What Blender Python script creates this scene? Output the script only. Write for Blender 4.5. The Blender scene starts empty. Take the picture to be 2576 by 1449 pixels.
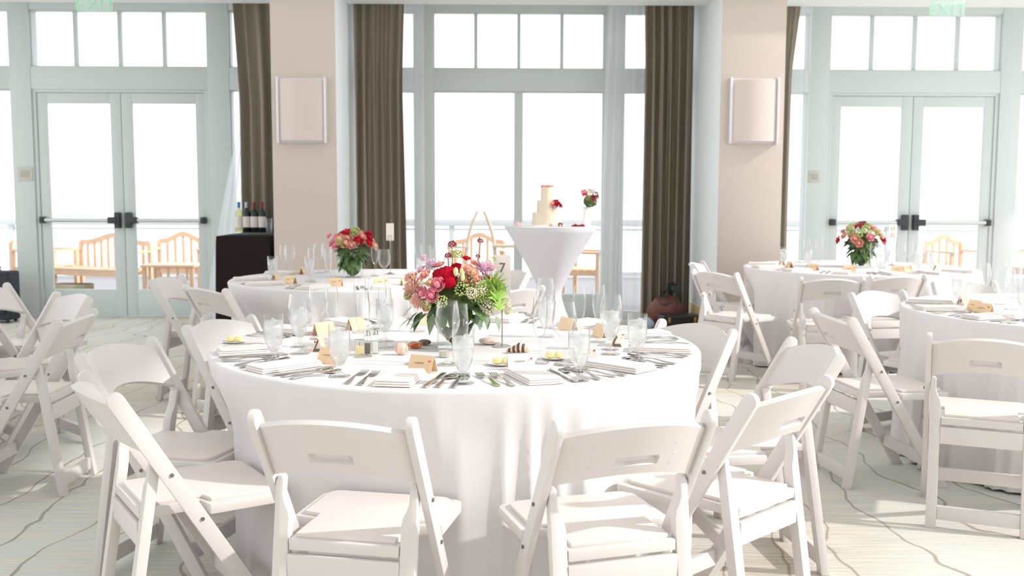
import bpy, bmesh, math, random
from mathutils import Vector, Matrix, Euler
random.seed(7)
S = bpy.context.scene
COL = S.collection
PI = math.pi
sin, cos, rad = math.sin, math.cos, math.radians

# ------------------------------------------------------------ camera
F, PIT, YAW, ROL, HC, D = 2474., .0919, .0119, .0032, 1.3224, 10.81
W_, H_ = 2576, 1449
_cy, _sy, _cp, _sp, _cr, _sr = cos(YAW), sin(YAW), cos(PIT), sin(PIT), cos(ROL), sin(ROL)
_r0 = Vector((_cy, -_sy, 0)); _fh = Vector((_sy, _cy, 0)); _z = Vector((0, 0, 1))
FW = _fh*_cp - _z*_sp; _u0 = _fh*_sp + _z*_cp
CR = _r0*_cr + _u0*_sr; CU = -_r0*_sr + _u0*_cr
CAM = Vector((0, 0, HC))
def at(u, v, Z=None, Y=None):
    d = FW*F + CR*(u-W_/2) + CU*(H_/2-v)
    t = (Z-HC)/d.z if Z is not None else Y/d.y
    return CAM + d*t
def px(P):
    d = Vector(P)-CAM
    return W_/2 + F*d.dot(CR)/d.dot(FW)
cd = bpy.data.cameras.new('camera'); cam = bpy.data.objects.new('camera', cd); COL.objects.link(cam)
cd.sensor_width = 36; cd.lens = F*36/W_; cd.clip_end = 200
M = Matrix((CR, CU, -FW)).transposed().to_4x4(); M.translation = CAM
cam.matrix_world = M
cd.dof.use_dof = True; cd.dof.focus_distance = 3.2; cd.dof.aperture_fstop = 4.5
S.camera = cam

# ------------------------------------------------------------ sky, sun, exposure
w = bpy.data.worlds.new('sky'); S.world = w; w.use_nodes = True
bg = w.node_tree.nodes['Background']
bg.inputs[0].default_value = (.95, .975, 1, 1); bg.inputs[1].default_value = 1.45
sl = bpy.data.lights.new('sun', 'SUN'); sun = bpy.data.objects.new('sun', sl); COL.objects.link(sun)
sl.energy = 2.3; sl.angle = rad(1.6); sl.color = (1, .97, .93)
_L = Vector((.95*cos(rad(33)), -.17*cos(rad(33)), sin(rad(33))))
sun.rotation_euler = _L.to_track_quat('Z', 'Y').to_euler()
sun.location = (6, 0, 5)
S.view_settings.view_transform = 'Standard'; S.view_settings.look = 'None'
S.view_settings.gamma = 1; S.view_settings.use_curve_mapping = False
S.view_settings.exposure = .44
for _x, _y in ((-4.5, 6.5), (0, 6.5), (4.5, 6.5)):   # added fill lights without fittings, to brighten the back wall frames
    al = bpy.data.lights.new('fill_light', 'AREA'); ao = bpy.data.objects.new('fill_light', al); COL.objects.link(ao)
    al.shape = 'SQUARE'; al.size = 2.2; al.energy = 5.2; al.color = (1, .955, .95); ao.location = (_x, _y, 5.95)
try:
    S.cycles.transparent_max_bounces = 40
except Exception: pass

# ------------------------------------------------------------ materials
MATS = {}
def srgb(c):
    if isinstance(c, str):
        c = [int(c[i:i+2], 16)/255 for i in (0, 2, 4)]
    return [x/12.92 if x <= .04045 else ((x+.055)/1.055)**2.4 for x in c]
def mat(name, col, rough=.5, metal=0, var=.04, scale=30, bump=0, bscale=200, stretch=(1, 1, 1), spec=.5, sub=0):
    if name in MATS: return MATS[name]
    m = bpy.data.materials.new(name); m.use_nodes = True; MATS[name] = m
    n, l = m.node_tree.nodes, m.node_tree.links
    b = n['Principled BSDF']; c = srgb(col)
    b.inputs['Roughness'].default_value = rough; b.inputs['Metallic'].default_value = metal
    b.inputs['Specular IOR Level'].default_value = spec
    tc = n.new('ShaderNodeTexCoord'); mp = n.new('ShaderNodeMapping'); mp.inputs['Scale'].default_value = stretch
    l.new(tc.outputs['Object'], mp.inputs[0])
    nz = n.new('ShaderNodeTexNoise'); nz.inputs['Scale'].default_value = scale; l.new(mp.outputs[0], nz.inputs[0])
    mx = n.new('ShaderNodeMix'); mx.data_type = 'RGBA'
    mx.inputs[6].default_value = [x*(1-var) for x in c]+[1]; mx.inputs[7].default_value = [min(1, x*(1+var)) for x in c]+[1]
    l.new(nz.outputs[0], mx.inputs[0]); l.new(mx.outputs[2], b.inputs['Base Color'])
    if bump:
        n2 = n.new('ShaderNodeTexNoise'); n2.inputs['Scale'].default_value = bscale; l.new(mp.outputs[0], n2.inputs[0])
        bp = n.new('ShaderNodeBump'); bp.inputs['Strength'].default_value = bump; bp.inputs['Distance'].default_value = .002
        l.new(n2.outputs[0], bp.inputs['Height']); l.new(bp.outputs[0], b.inputs['Normal'])
    if sub:
        b.inputs['Subsurface Weight'].default_value = sub; b.inputs['Subsurface Scale'].default_value = .01
    return m
def thin(name, tint, edge=.8, base=.04, diff=0, dcol='FFFFFF', rough=.03):
    """thin clear sheet: transparent, with a mirror reflection that grows towards the rim, and some whiteness (diff)"""
    m = bpy.data.materials.new(name); m.use_nodes = True; MATS[name] = m
    n, l = m.node_tree.nodes, m.node_tree.links
    n.remove(n['Principled BSDF']); out = n['Material Output']
    tr = n.new('ShaderNodeBsdfTransparent'); tr.inputs[0].default_value = (*tint, 1)
    gl = n.new('ShaderNodeBsdfGlossy'); gl.inputs['Roughness'].default_value = rough
    lw = n.new('ShaderNodeLayerWeight'); lw.inputs[0].default_value = .5
    pw = n.new('ShaderNodeMath'); pw.operation = 'POWER'; l.new(lw.outputs['Facing'], pw.inputs[0]); pw.inputs[1].default_value = 2.3
    ma = n.new('ShaderNodeMath'); ma.operation = 'MULTIPLY_ADD'; l.new(pw.outputs[0], ma.inputs[0]); ma.inputs[1].default_value = edge; ma.inputs[2].default_value = base
    mx = n.new('ShaderNodeMixShader'); l.new(ma.outputs[0], mx.inputs[0]); l.new(tr.outputs[0], mx.inputs[1]); l.new(gl.outputs[0], mx.inputs[2])
    last = mx
    if diff:
        df = n.new('ShaderNodeBsdfDiffuse'); df.inputs[0].default_value = (*srgb(dcol), 1)
        tl = n.new('ShaderNodeBsdfTranslucent'); tl.inputs[0].default_value = (*srgb(dcol), 1)
        nz = n.new('ShaderNodeTexNoise'); nz.inputs['Scale'].default_value = 40
        ms = n.new('ShaderNodeMixShader'); ms.inputs[0].default_value = .8 if name in ('sheer_voile', 'sheer_voile_gathered', 'iced_water') else .5; l.new(df.outputs[0], ms.inputs[1]); l.new(tl.outputs[0], ms.inputs[2])
        m2 = n.new('ShaderNodeMixShader'); m2.inputs[0].default_value = diff
        l.new(mx.outputs[0], m2.inputs[1]); l.new(ms.outputs[0], m2.inputs[2]); last = m2
    l.new(last.outputs[0], out.inputs[0])
    return m
chairM = mat('white_resin', 'DDD7D5', .38, var=.015, scale=6)
padM = mat('ivory_vinyl', 'E4DAD6', .5, var=.02, scale=20, bump=.15, bscale=400)
clothM = mat('table_linen', 'E5E0E1', .85, var=.02, scale=3, bump=.25, bscale=900, spec=.2)
napM = mat('napkin_linen', 'F0E9E5', .9, var=.02, scale=20, bump=.3, bscale=900, spec=.2)
paintM = mat('window_frame_paint', 'D2D9D7', .5, var=.012, scale=2)
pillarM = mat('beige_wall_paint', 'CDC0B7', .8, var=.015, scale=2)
pillarLitM = mat('window_lit_side', 'F2F6F7', .7, var=.01, scale=2)  # pillar sides: daylight from the windows painted in as a paler colour
whiteM = mat('white_paint', 'EEF0EE', .7, var=.01, scale=2)
drapeM = mat('taupe_drape', '978D7E', .95, var=.08, scale=4, stretch=(1, 1, .05), bump=.2, spec=.1)
steelM = mat('polished_steel', 'C9C6C2', .16, 1, var=.03, scale=60)
darkM = mat('black_hardware', '33363C', .45, var=.1)
barM = mat('brushed_aluminium', 'D3D7D6', .35, .5, var=.02)
boltM = mat('dull_bolt', '7F7772', .4, .6)
blackclothM = mat('black_cloth', '241D1B', .9, var=.15, scale=5, bump=.2, spec=.15)
boardM = mat('baseboard_wood', 'E8CF9A', .5, var=.08, scale=4, stretch=(.3, 3, 8))
outwoodM = mat('weathered_teak', 'EAC4A4', .6, var=.12, scale=6, stretch=(1, 1, .2))
palewoodM = mat('pale_bentwood', 'F0D8C2', .55, var=.08, scale=5, stretch=(1, 1, .2))
deckM = mat('grey_deck_board', '98989B', .7, var=.1, scale=4, stretch=(.2, 4, 1))
railM = mat('rail_paint', 'D2D8D7', .6, var=.03)
cardM = mat('peach_card', 'F3D2AC', .8, var=.03, scale=40)
cardWM = mat('ivory_card', 'F7EFE6', .8, var=.02, scale=40)
inkM = mat('ink', '6E6E70', .7)
sconceM = mat('frosted_rose_glass', 'D5C6BF', .3, var=.03, scale=2)
sconceRM = mat('sconce_rim', 'E8E4E6', .3, var=.02)
plateM = mat('switch_plate', 'C9C7BE', .45, var=.03)
plateDM = mat('switch_inset', 'B4B3AA', .5, var=.05)
spandexM = mat('spandex', 'DBD9DF', .75, var=.02, scale=3, bump=.1)
butterM = mat('butter', 'F6E2A6', .5, var=.06, scale=60)
porcM = mat('porcelain', 'F6F4F2', .2, var=.01)
glassM = thin('drinking_glass', (.985, .988, .988), 1.3, .03, .025)
waterM = thin('iced_water', (.985, .99, .99), .6, .12, .30, 'FFFFFF', .1)
paneM = thin('window_pane', (1, 1, 1), .25, .02)
sheerDM = thin('sheer_voile_gathered', (.985, .985, .985), 0, 0, .72, 'F6F8FA')
sheerM = thin('sheer_voile', (.985, .985, .985), 0, 0, .45, 'F6F8FA')
vaseM = thin('vase_glass', (.96, .98, .97), .9, .03, .02)

def carpet():
    m = bpy.data.materials.new('patterned_carpet'); m.use_nodes = True
    n, l = m.node_tree.nodes, m.node_tree.links; b = n['Principled BSDF']
    b.inputs['Roughness'].default_value = .95; b.inputs['Specular IOR Level'].default_value = .15
    tc = n.new('ShaderNodeTexCoord')
    def mapn(s):
        k = n.new('ShaderNodeMapping'); k.inputs['Scale'].default_value = s; l.new(tc.outputs['Object'], k.inputs[0]); return k
    def noise(s, sc, det=2):
        k = mapn(s); z = n.new('ShaderNodeTexNoise'); z.inputs['Scale'].default_value = sc; z.inputs['Detail'].default_value = det
        l.new(k.outputs[0], z.inputs[0]); return z
    def math_(op, a, bb=None, c=None):
        k = n.new('ShaderNodeMath'); k.operation = op
        for i, x in enumerate((a, bb, c)):
            if x is None: continue
            if isinstance(x, (int, float)): k.inputs[i].default_value = x
            else: l.new(x, k.inputs[i])
        return k.outputs[0]
    def mix(f, a, c):
        k = n.new('ShaderNodeMix'); k.data_type = 'RGBA'
        if isinstance(f, (int, float)): k.inputs[0].default_value = f
        else: l.new(f, k.inputs[0])
        for i, x in ((6, a), (7, c)):
            if isinstance(x, list): k.inputs[i].default_value = x+[1]
            else: l.new(x, k.inputs[i])
        return k.outputs[2]
    st = noise((1.2, 22, 1), 3, 4)       # loom streaks across the room
    rp = n.new('ShaderNodeValToRGB'); rp.color_ramp.elements[0].position = .36; rp.color_ramp.elements[1].position = .64
    l.new(st.outputs[0], rp.inputs[0])
    big = noise((.5, .5, 1), 1.4, 1)
    c1 = mix(rp.outputs[0], srgb('C2B4A3'), srgb('D8D2C8'))
    c2 = mix(rp.outputs[0], srgb('D3DAD9'), srgb('E6DFD3'))
    bigr = n.new('ShaderNodeValToRGB'); bigr.color_ramp.elements[0].position = .35; bigr.color_ramp.elements[1].position = .65; l.new(big.outputs[0], bigr.inputs[0])
    base = mix(bigr.outputs[0], c1, c2)
    # meandering contour lines that run from near to far
    sx = n.new('ShaderNodeSeparateXYZ'); l.new(tc.outputs['Object'], sx.inputs[0])
    wb = noise((1, .9, 1), 1.1, 2); wb2 = noise((1, 1, 1), 5, 1)
    xx = math_('MULTIPLY_ADD', wb.outputs[0], .75, sx.outputs[0])
    xx = math_('MULTIPLY_ADD', wb2.outputs[0], .07, xx)
    fr = math_('FRACT', math_('MULTIPLY', xx, 3.7))
    dl = math_('ABSOLUTE', math_('SUBTRACT', fr, .5))
    ln = n.new('ShaderNodeMapRange'); ln.inputs[1].default_value = .012; ln.inputs[2].default_value = .032; ln.inputs[3].default_value = 1; ln.inputs[4].default_value = 0
    l.new(dl, ln.inputs[0])
    col = mix(math_('MULTIPLY', ln.outputs[0], .62), base, srgb('8B7768'))
    l.new(col, b.inputs['Base Color'])
    pile = n.new('ShaderNodeTexNoise'); pile.inputs['Scale'].default_value = 350; l.new(tc.outputs['Object'], pile.inputs[0])
    bp = n.new('ShaderNodeBump'); bp.inputs['Strength'].default_value = .5; bp.inputs['Distance'].default_value = .004
    l.new(pile.outputs[0], bp.inputs['Height']); l.new(bp.outputs[0], b.inputs['Normal'])
    return m
carpetM = carpet()

# ------------------------------------------------------------ mesh helpers
class MB:
    def __init__(s): s.v = []; s.f = []
    def add(s, vs, fs):
        o = len(s.v); s.v += [tuple(x) for x in vs]; s.f += [tuple(i+o for i in f) for f in fs]; return s
    def box(s, x0, x1, y0, y1, z0, z1, mtx=None):
        vs = [(x, y, z) for x in (x0, x1) for y in (y0, y1) for z in (z0, z1)]
        if mtx: vs = [mtx @ Vector(q) for q in vs]
        return s.add(vs, [(0, 1, 3, 2), (4, 6, 7, 5), (0, 4, 5, 1), (2, 3, 7, 6), (0, 2, 6, 4), (1, 5, 7, 3)])
    def lathe(s, prof, n=24, c=(0, 0, 0), cap=True, fn=None):
        vs = []
        for r, z in prof:
            for i in range(n):
                a = 2*PI*i/n; rr = r*(fn(a, z) if fn else 1)
                vs.append((c[0]+rr*cos(a), c[1]+rr*sin(a), c[2]+z))
        fs = [(j*n+i, j*n+(i+1) % n, (j+1)*n+(i+1) % n, (j+1)*n+i) for j in range(len(prof)-1) for i in range(n)]
        if cap: fs += [tuple(reversed(range(n))), tuple((len(prof)-1)*n+i for i in range(n))]
        return s.add(vs, fs)
    def tube(s, pts, r, n=8, cap=True, flat=1.):
        pts = [Vector(p) for p in pts]; vs = []
        for k, p in enumerate(pts):
            t = (pts[min(k+1, len(pts)-1)]-pts[max(k-1, 0)]).normalized()
            a = Vector((0, 0, 1)) if abs(t.z) < .9 else Vector((0, 1, 0))
            x = t.cross(a).normalized(); y = x.cross(t).normalized()
            rr = r[k] if isinstance(r, (list, tuple)) else r
            vs += [p + x*rr*cos(2*PI*i/n) + y*rr*flat*sin(2*PI*i/n) for i in range(n)]
        fs = [(j*n+i, j*n+(i+1) % n, (j+1)*n+(i+1) % n, (j+1)*n+i) for j in range(len(pts)-1) for i in range(n)]
        if cap: fs += [tuple(reversed(range(n))), tuple((len(pts)-1)*n+i for i in range(n))]
        return s.add(vs, fs)
    def prism(s, poly, vec):   # closed polygon (3-D points) swept by vec
        n = len(poly); vec = Vector(vec)
        vs = [Vector(p) for p in poly] + [Vector(p)+vec for p in poly]
        return s.add(vs, [tuple(range(n)), tuple(range(2*n-1, n-1, -1))] + [(i, i+n, (i+1) % n+n, (i+1) % n) for i in range(n)])
    def sphere(s, c, r, n=10, m=6, sq=(1, 1, 1)):
        vs = [(c[0], c[1], c[2]+r*sq[2])]
        for j in range(1, m):
            p = PI*j/m
            vs += [(c[0]+r*sq[0]*sin(p)*cos(2*PI*i/n), c[1]+r*sq[1]*sin(p)*sin(2*PI*i/n), c[2]+r*sq[2]*cos(p)) for i in range(n)]
        vs.append((c[0], c[1], c[2]-r*sq[2])); L = len(vs)-1
        fs = [(0, 1+i, 1+(i+1) % n) for i in range(n)]
        fs += [(1+j*n+i, 1+(j+1)*n+i, 1+(j+1)*n+(i+1) % n, 1+j*n+(i+1) % n) for j in range(m-2) for i in range(n)]
        fs += [(L, 1+(m-2)*n+(i+1) % n, 1+(m-2)*n+i) for i in range(n)]
        return s.add(vs, fs)
    def mesh(s, name, m, smooth=False, bevel=0, solid=0, seg=2):
        me = bpy.data.meshes.new(name); me.from_pydata(s.v, [], s.f)
        bm = bmesh.new(); bm.from_mesh(me)
        if solid:
            bmesh.ops.remove_doubles(bm, verts=bm.verts, dist=1e-6)
            bmesh.ops.solidify(bm, geom=bm.faces[:], thickness=solid)
        bmesh.ops.recalc_face_normals(bm, faces=bm.faces)
        if bevel:
            es = [e for e in bm.edges if len(e.link_faces) == 2 and e.calc_face_angle(0) > .6]
            bmesh.ops.bevel(bm, geom=es, offset=bevel, segments=seg, affect='EDGES', profile=.6, clamp_overlap=True)
        bm.to_mesh(me); bm.free()
        if smooth or bevel:
            for p in me.polygons: p.use_smooth = True
            if smooth != 'full':
                me.set_sharp_from_angle(angle=rad(38))
        me.materials.append(m)
        return me
def link(name, me, parent=None, loc=(0, 0, 0), rot=None, sc=None):
    o = bpy.data.objects.new(name, me); COL.objects.link(o)
    if parent: o.parent = parent
    o.location = loc
    if rot: o.rotation_euler = rot
    if sc: o.scale = sc if isinstance(sc, (tuple, list)) else (sc,)*3
    return o
def tag(o, label=None, cat=None, group=None, kind=None):
    for k, x in (('label', label), ('category', cat), ('group', group), ('kind', kind)):
        if x: o[k] = x
    return o
def thing(name, label, cat, loc=(0, 0, 0), rz=0, group=None):
    o = bpy.data.objects.new(name, None); COL.objects.link(o); o.location = loc; o.rotation_euler = (0, 0, rz)
    o.empty_display_size = .1
    return tag(o, label, cat, group)
def struct(name, me, parent=None, loc=(0, 0, 0)):
    o = link(name, me, parent, loc)
    if not parent: o['kind'] = 'structure'
    return o
def copy_tree(o, parent=None):
    c = o.copy(); COL.objects.link(c); c.parent = parent
    for ch in KIDS.get(o.name, ()): copy_tree(ch, c)
    return c
KIDS = {}
def remember(o):
    for x in bpy.data.objects:
        if x.parent: KIDS.setdefault(x.parent.name, [])
    KIDS.clear()
    for x in bpy.data.objects:
        if x.parent: KIDS.setdefault(x.parent.name, []).append(x)
def boxm(x0, x1, y0, y1, z0, z1, m, name='box', bevel=0):
    return MB().box(x0, x1, y0, y1, z0, z1).mesh(name, m, bevel=bevel)
ORD = ['first', 'second', 'third', 'fourth', 'fifth', 'sixth', 'seventh', 'eighth', 'ninth', 'tenth', 'eleventh', 'twelfth', 'thirteenth', 'fourteenth', 'fifteenth', 'sixteenth', 'seventeenth', 'eighteenth', 'nineteenth', 'twentieth']

# ------------------------------------------------------------ the room
struct('floor', boxm(-9, 9, -5, D+.3, -.1, 0, carpetM))
CEIL = 6.0
struct('ceiling', boxm(-9, 6.6, -5, 9.05, CEIL, CEIL+.2, whiteM))
struct('wall_rear', boxm(-9.2, 6.6, -5.2, -5, 0, CEIL, whiteM))
# bulkhead above the window recess
struct('trim_1', boxm(-9, 9, 9.05, 9.75, 3.182, CEIL+.2, whiteM, bevel=.006))
struct('trim_9', boxm(-9, 9, 9.75, D+.5, 3.46, 3.66, whiteM))
struct('trim_2', boxm(-9, 9, 9.0, 9.05, 3.182, 3.25, paintM, bevel=.006))
# pillars
PX = ((-2.09, -1.50), (2.01, 2.60))
for k, (a, b) in enumerate(PX):
    side = ('left', 'right')[k]
    pil = struct('wall_pillar_'+side, boxm(a, b, 9.106, D, 0, 3.46, pillarLitM, bevel=.006))
    link('front_colour_sheet', boxm(a+.002, b-.002, 9.1, 9.106, .235, 3.18, pillarM, bevel=.002), pil)  # added thin sheet: beige in front, only the sides painted as window-lit
    struct('baseboard_'+side, MB().box(a-.014, b+.014, 9.086, D-.05, 0, .235).mesh('baseboard', boardM, bevel=.006))
# glazed back wall: posts, beams
YF = D
def gl(name, x0, x1, z0, z1, y0=-.06, y1=.06, n=[0]):
    n[0] += 1
    return boxm(x0, x1, YF+y0, YF+y1, z0, z1, paintM, bevel=.006)
posts = [(-9, -6.05), (-5.257, -5.032), (-3.149, -2.915), (-2.09, -1.50), (-.93, -.728), (1.116, 1.33), (2.01, 2.6), (3.325, 3.559), (5.412, 5.64), (6.5, 9)]
wb = MB()
for a, b in posts: wb.box(a, b, YF-.07, YF+.13, 0, 3.5)
wb.box(-9, 9, YF-.06, YF+.12, 3.30, 3.5)
struct('wall_back', wb.mesh('wall_back', paintM, bevel=.005))
wb = MB()
for i in range(len(posts)-1):
    wb.box(posts[i][1]-.001, posts[i+1][0]+.001, YF-.065, YF+.12, 2.462, 2.70)
struct('trim_3', wb.mesh('trim', paintM, bevel=.005))
wn = [0]
def window(x0, x1, zones):
    """a glazed opening with its frame; zones: (z0, z1, number of lights, bar width)"""
    wn[0] += 1
    w = bpy.data.objects.new('window_%d' % wn[0], None); COL.objects.link(w); w.location = (x0, YF, 0); w['kind'] = 'structure'
    for z0, z1, n, bw in zones:
        fr = MB(); t = .012
        fr.box(0, t, -.03, .05, z0, z1).box(x1-x0-t, x1-x0, -.03, .05, z0, z1).box(t, x1-x0-t, -.03, .05, z0, z0+t).box(t, x1-x0-t, -.03, .05, z1-t, z1)
        link('window_frame', fr.mesh('window_frame', paintM), w)
        wd = (x1-x0-2*t-(n-1)*bw)/n
        for k in range(n):
            a = t+k*(wd+bw)
            link('pane', boxm(a, a+wd, .018, .022, z0+t, z1-t, paneM, 'pane'), w)
            if k: link('muntin', boxm(a-bw, a, -.02, .04, z0+t, z1-t, paintM, 'muntin', .004), w)
    return w
T = (2.70, 3.30)
window(-6.05, -5.257, [(.06, 2.462, 1, 0), (*T, 1, 0)])
window(-5.032, -3.149, [(*T, 4, .037)])
window(-2.915, -2.09, [(.06, 2.462, 1, 0), (*T, 1, 0)])
window(-1.50, -.93, [(.06, 2.462, 1, 0), (*T, 1, 0)])
window(-.728, 1.116, [(.25, 2.462, 2, .095), (*T, 4, .037)])
window(1.33, 2.01, [(.06, 2.462, 1, 0), (*T, 1, 0)])
window(2.60, 3.325, [(.06, 2.462, 1, 0), (*T, 1, 0)])
window(3.559, 5.412, [(*T, 4, .037)])
window(5.64, 6.5, [(.06, 2.462, 1, 0), (*T, 1, 0)])
sb = MB()
for a, b in [(-6.05, -5.257), (-2.915, -2.09), (-1.5, -.93), (-.728, 1.116), (1.33, 2.01), (2.6, 3.325), (5.64, 6.5)]:
    sb.box(a, b, YF-.06, YF+.12, 0, .06 if b-a < 1 else .25)
struct('trim_4', sb.mesh('trim', paintM, bevel=.004))

dn = [0]
def double_door(x0, x1):
    """outer frame and two glazed leaves with crash bars"""
    fr = MB(); j = .028
    fr.box(x0-.01, x0+j, YF-.05, YF+.1, 0, 2.463).box(x1-j, x1+.01, YF-.05, YF+.1, 0, 2.463).box(x0+j, x1-j, YF-.05, YF+.1, 2.43, 2.463)
    dn[0] += 1
    struct('trim_%d' % (4+dn[0]), fr.mesh('trim', paintM, bevel=.003))
    xm = (x0+x1)/2
    for s, a, b in ((1, x0+j+.003, xm-.003), (-1, xm+.003, x1-j-.003)):
        k = dn[0]*2 + (0 if s > 0 else 1) - 1
        d = bpy.data.objects.new('door_%d' % k, None); COL.objects.link(d); d.location = (a, YF, 0); d['kind'] = 'structure'
        wd = b-a; hs, ls = .10, .115   # hinge and lock stiles
        l, r = (hs, wd-ls) if s > 0 else (ls, wd-hs)
        fm = MB().box(0, l, -.035, .01, .008, 2.426).box(r, wd, -.035, .01, .008, 2.426).box(l, r, -.035, .01, .008, .305).box(l, r, -.035, .01, 2.315, 2.426)
        link('door_leaf', fm.mesh('door_leaf', paintM, bevel=.004), d)
        link('pane', boxm(l, r, -.014, -.010, .305, 2.315, paneM, 'pane'), d)
        zb = 1.062
        bar = MB().tube([(.06, -.085, zb), (wd-.06, -.085, zb)], .022, 12)
        link('push_bar', bar.mesh('push_bar', barM, smooth=True), d)
        e = .03 if s > 0 else wd-.03
        link('bar_end', boxm(e-.025, e+.025, -.11, -.035, zb-.035, zb+.035, darkM, 'bar_end', .006), d)
        e = wd-.055 if s > 0 else .055
        lb = MB().box(e-.028, e+.028, -.105, -.035, zb-.085, zb+.085)
        lb.box(e-(.10 if s > 0 else .0), e+(.0 if s > 0 else .10), -.112, -.04, zb-.035, zb+.035)
        link('latch_case', lb.mesh('latch_case', darkM, bevel=.006), d)
        if s > 0: link('hinge', MB().tube([(-.004, -.04, .2), (-.004, -.04, .3)], .008, 8).mesh('hinge', barM), d)
double_door(-5.02, -3.162)
double_door(3.571, 5.40)

# ------------------------------------------------------------ outside: deck, rail, garden seats
deck = bpy.data.objects.new('ground_deck', None); COL.objects.link(deck); deck['kind'] = 'structure'; deck.location = (0, D+.3, 0)
pl = MB().box(-9, 9, .002, .142, -.05, -.02).mesh('plank', deckM, bevel=.004)
for i in range(38): link('plank', pl, deck, (0, i*.148, 0))
rl = thing('deck_railing', 'pale railing with flat top board along the far edge of the deck', 'railing', (0, 16.2, -.02))
link('top_rail', boxm(-9, 9, -.07, .07, .87, .985, railM, bevel=.008), rl)
link('lower_rail', boxm(-9, 9, -.02, .02, .80, .83, railM, bevel=.004), rl)
link('bottom_rail', boxm(-9, 9, -.02, .02, .05, .12, railM, bevel=.004), rl)
pm = boxm(-.045, .045, -.045, .045, 0, .95, railM, 'post', .005)
for x in (-8, -6.2, -4.4, -2.6, -.8, 1.0, 2.8, 4.6, 6.4, 8.2): link('post', pm, rl, (x, 0, 0))
gp = boxm(-.84, .84, -.004, .004, .12, .86, paneM, 'glass_panel')
for x in (-7.1, -5.3, -3.5, -1.7, .1, 1.9, 3.7, 5.5, 7.3): link('glass_panel', gp, rl, (x, 0, 0))

def garden_bench(w, label, loc, rz, arm=True, group='teak seats on the deck'):
    t = thing('garden_bench' if w > .8 else 'garden_chair', label, 'bench' if w > .8 else 'chair', loc, rz, group)
    h = w/2
    top = [(-h+2*h*i/24, .23+.0*i, .70+.10*(0.5-0.5*cos(2*PI*i/24))**1.6) for i in range(25)]
    poly = [(x, .21, z) for x, y, z in top] + [(x, .21, z+.065) for x, y, z in reversed(top)]
    link('crest_rail', MB().prism(poly, (0, .03, 0)).mesh('crest_rail', outwoodM), t)
    n = int(w/.105)
    for i in range(1, n):
        x = -h+w*i/n
        zt = .70+.10*(0.5-0.5*cos(2*PI*i/n))**1.6
        link('slat', boxm(x-.017, x+.017, .215, .235, .40, zt+.02, outwoodM, 'slat'), t)
    for x in (-h, h):
        s = 1 if x > 0 else -1
        link('leg', boxm(x-.025, x+.025, .20, .25, 0, .74, outwoodM, 'leg', .004), t)
        link('leg', boxm(x-.025, x+.025, -.27, -.22, 0, .62, outwoodM, 'leg', .004), t)
        link('armrest', boxm(x-.035, x+.035, -.30, .22, .62, .65, outwoodM, 'armrest', .006), t)
        link('side_rail', boxm(x-.015, x+.015, -.22, .20, .34, .40, outwoodM, 'side_rail'), t)
    for i in range(5): link('seat_slat', boxm(-h, h, -.27+i*.10, -.19+i*.10, .40, .42, outwoodM, 'seat_slat'), t)
    link('front_rail', boxm(-h, h, -.265, -.235, .33, .40, outwoodM, 'front_rail'), t)
    return t
DK = -.02
garden_bench(1.15, 'camel-back teak bench turned sideways behind left leaf of the left double door', (-5.14, 12.75, DK), rad(-22))
garden_bench(.64, 'camel-back teak armchair framed by the right leaf of the left double door', (-4.33, 13.3, DK), rad(4))
garden_bench(.62, 'teak armchair seen from its side at far left of the left double door', (-6.05, 13.1, DK), rad(75))
garden_bench(.66, 'pale teak armchair behind the tall bentwood stand in the middle window', (-.30, 13.2, DK), rad(-3))
garden_bench(.62, 'teak armchair on the deck just right of the cake table', (1.12, 12.9, DK), rad(70))
garden_bench(.62, 'teak armchair behind the right leaf of the right double door', (6.15, 13.2, DK), rad(20))
garden_bench(.60, 'teak armchair at the right edge beyond the last side window', (7.3, 13.2, DK), rad(-60))
def low_table(loc, label, w=.66, h=.50):
    t = thing('side_table', label, 'table', loc)
    link('tabletop', boxm(-w/2, w/2, -.25, .25, h-.03, h, outwoodM, 'tabletop', .005), t)
    for x in (-w/2+.04, w/2-.04):
        for y in (-.2, .2): link('leg', boxm(x-.022, x+.022, y-.022, y+.022, 0, h-.03, outwoodM, 'leg'), t)
    for i in range(5): link('slat', boxm(-w/2+.10+i*(w-.2)/4-.015, -w/2+.10+i*(w-.2)/4+.015, -.2, -.185, .3, h-.03, outwoodM, 'slat'), t)
low_table((-4.10, 12.35, DK), 'small teak table in front of the armchair behind the left double door')
pt = thing('planter_box', 'low mossy planter box on the deck at the left door', 'planter', (-5.48, 12.6, DK))
link('box', boxm(-.22, .22, -.15, .15, 0, .22, mat('mossy_concrete', 'A8A58A', .9, var=.1), bevel=.01), pt)
link('soil', boxm(-.20, .20, -.13, .13, .20, .225, mat('soil', '6B5B48', .95)), pt)
# tall bentwood stand outside the middle window
st = thing('bentwood_stand', 'tall pale stand of two inward curving posts behind the middle window', 'stand', (-.245, 12.2, DK))
for s in (-1, 1):
    pts = []
    for i in range(15):
        t_ = i/14; z = 1.17*t_
        x = s*(.16 + .02*sin(t_*PI)) if t_ < .55 else s*(.175-.135*((t_-.55)/.45)**1.9)
        pts.append((x, 0, z))
    link('curved_post', MB().tube(pts, [.034-.016*i/14 for i in range(15)], 8, flat=.6).mesh('curved_post', palewoodM, smooth=True), st)
link('shelf', boxm(.14, .52, -.06, .06, .72, .76, palewoodM, bevel=.006), st)
link('arm', boxm(-.42, -.14, -.02, .02, .71, .74, palewoodM, bevel=.004), st)
link('crossbar', boxm(-.17, .17, -.015, .015, .30, .34, palewoodM, bevel=.004), st)
link('post', boxm(.47, .51, -.02, .02, 0, .72, palewoodM, 'post'), st)
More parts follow.
